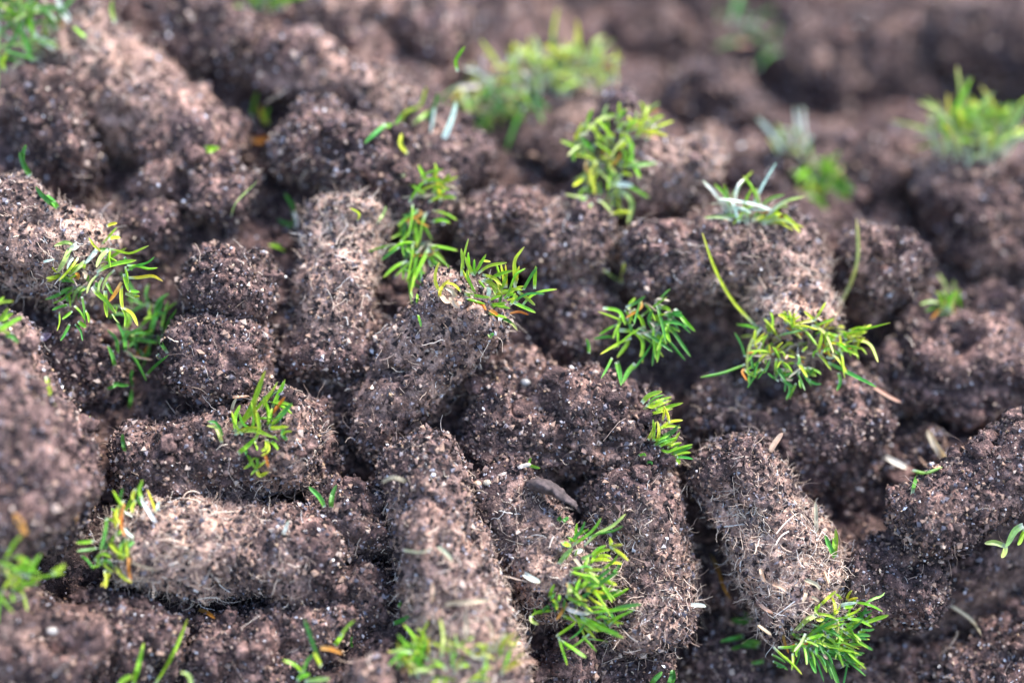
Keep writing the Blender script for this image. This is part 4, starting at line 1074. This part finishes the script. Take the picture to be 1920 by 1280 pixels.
clipping('short white straw end poking from the fibrous plug', [('w', [(45, 840), (90, 845), (130, 852)], 1.2)], (1280, 850), 2.977)
clipping('thin grey straw slanting over the low dark corner clod', [('t', [(1500, 850), (1560, 890), (1620, 940), (1665, 1010)], .8)], (1280, 850), 2.977)
clipping('curved tan straw on the dark sandy plug', [('t', [(490, 1240), (520, 1190), (560, 1135)], 1.4)], (1280, 430), 2.977)

def flake(name, label, cat, px, py, length, width, ang, mat, thick=.03, curl=.15, lift=.05):
    """a thin curled scrap with ragged edge and thickness, lying on the soil"""
    d, c, nrm = lay(px, py, lift)
    tx = unit(RT * math.cos(ang) + UP * math.sin(ang))
    tx = unit(tx - nrm * (tx @ nrm))
    ty = np.cross(nrm, tx)
    m, q = 12, 5
    vs = []
    for side in (1, -1):
        for i in range(m):
            t = i / (m - 1)
            hw = width / 2 * (math.sin(math.pi * (t * .92 + .04)) ** .5) * random.uniform(.85, 1.1)
            for j in range(q):
                s = j / (q - 1) * 2 - 1
                z = curl * length * ((t - .5) ** 2 * 2 - .2) + .3 * width * s * s * .6 + random.gauss(0, .012)
                vs.append(c + tx * (t - .5) * length + ty * s * hw + nrm * (z + side * thick / 2))
    g = grid_faces(q, m)
    f = [list(x) for x in g] + [list((x + m * q)[::-1]) for x in g]
    rim = [j for j in range(q)] + [i * q + q - 1 for i in range(1, m)] + [(m - 1) * q + j for j in range(q - 2, -1, -1)] + [i * q for i in range(m - 2, 0, -1)]
    for a, b in zip(rim, rim[1:] + rim[:1]):
        f.append([b, a, a + m * q, b + m * q])
    o = mesh_np(name, np.array(vs), np.array(f), mat, None, smooth=False)
    tag(o, label, cat)
    return o

M_BARK = plain_mat('bark', (.06, .042, .04), .8, .3, .6, 900)
M_ORANGE = plain_mat('orange_leaf', (.58, .27, .06), .6)
M_LILAC = plain_mat('lilac_scrap', (.34, .24, .29), .6)
flake('leaf_scrap', 'small orange leaf scrap on the wide bare clod', 'leaf scrap', 38, 977, .46, .13, -1.15, M_ORANGE)
flake('leaf_scrap', 'faint orange leaf scrap near the edge of the wide bare clod', 'leaf scrap', 140, 965, .26, .08, -1.2, M_ORANGE)
flake('leaf_scrap', 'lilac leaf scrap on the sandy clod below the spidery tuft', 'leaf scrap', 82, 632, .36, .14, .4, M_LILAC)

def bark(label, pa, pb, ra, rb):
    """a torn, tapering piece of bark between two photo positions"""
    h = hit(*pa)
    a = h[1] - FW * .1
    b = W(pb[0], pb[1], h[0] - .45)
    ax = unit(b - a)
    e1 = unit(np.cross(ax, UP))
    e2 = np.cross(ax, e1)
    m, q = 40, 28
    vs = []
    for i in range(m):
        t = i / (m - 1)
        r = (ra * (1 - t) + rb * t) * min(1, math.sin(min(t * 5 + .05, 1.57))) * (1 if t < .96 else .5)
        for j in range(q):
            f = 2 * math.pi * j / q
            vs.append(a + (b - a) * t + UP * .12 * math.sin(t * 3) + r * (math.cos(f) * e1 * 1.25 + math.sin(f) * e2 * .6))
    v = np.array(vs)
    n = v - np.repeat(v.reshape(m, q, 3).mean(1), q, 0)
    n /= np.maximum(np.linalg.norm(n, axis=1, keepdims=True), 1e-6)
    along = np.c_[(v @ ax) / .9, (v @ e1) / .1, (v @ e2) / .1]
    v = v + n * (.09 * fbm(along, 3, 8) + .05 * fbm(v / .12, 2, 3))[:, None]
    o = mesh_np('bark_piece', v, grid_faces(q, m, True), M_BARK, None)
    tag(o, label, 'bark piece')

bark('torn dark bark piece jutting out above the bright-tufted tan plug', (985, 903), (1082, 953), .27, .08)

def pebble(label, px, py, r, c, cat='pebble'):
    d, p, nrm = lay(px, py, r * .1)
    me_v, me_f = [], []
    m, q = 9, 12
    for i in range(m):
        th = math.pi * i / (m - 1)
        for j in range(q):
            a = 2 * math.pi * j / q
            v = np.array([math.sin(th) * math.cos(a), math.sin(th) * math.sin(a) * .82, math.cos(th) * .72])
            me_v.append(v)
    v = np.array(me_v)
    v = v * (1 + .16 * fbm(v * 1.6 + px, 2, 4))[:, None]
    o = mesh_np('pebble', p + v * r, grid_faces(q, m, True), plain_mat('pebble', c, .4, .5, .3, 1500), None)
    tag(o, label, cat, 'grit pebbles lying on the soil')
    return o

pebble('rounded grey pebble on the sandy shoulder beside the centre plug', 985, 717, .10, (.22, .205, .195))
pebble('cream pebble on the top edge of the bright-tufted tan plug', 914, 905, .085, (.40, .33, .24))
pebble('orange-brown pebble next to the cream one', 895, 908, .09, (.45, .30, .20))
pebble('white grit stone on the streaked plug', 812, 890, .05, (.60, .57, .57))
pebble('pale stone on the lumpy dark plug under the felted plug', 267, 1137, .08, (.52, .50, .53))
pebble('cream stone at the edge of the large near clod', 98, 1182, .11, (.42, .36, .31))

# dew on the blades
def dew(label, px, py, r):
    h = hit(px, py)
    p = W(px, py, h[0] - .25)
    vs = []
    m, q = 9, 14
    for i in range(m):
        th = math.pi * i / (m - 1)
        for j in range(q):
            a = 2 * math.pi * j / q
            vs.append(p + r * np.array([math.sin(th) * math.cos(a), math.sin(th) * math.sin(a), math.cos(th) * .85]))
    o = mesh_np('dew_drop', np.array(vs), grid_faces(q, m, True), M_WATER, None)
    tag(o, label, 'dew drop', 'dew drops on the grass')
M_WATER, n_, b_, _o = new_mat('water')
b_.inputs['Transmission Weight'].default_value = 1
b_.inputs['Roughness'].default_value = .02
b_.inputs['IOR'].default_value = 1.33
b_.inputs['Base Color'].default_value = (1, 1, 1, 1)
dew('dew drop on the deep green tuft in the gap', 298, 667, .06)
dew('dew drop on a low blade of the spidery tuft', 95, 557, .05)

for o in bpy.data.objects:
    if '_o' in o:
        del o['_o']
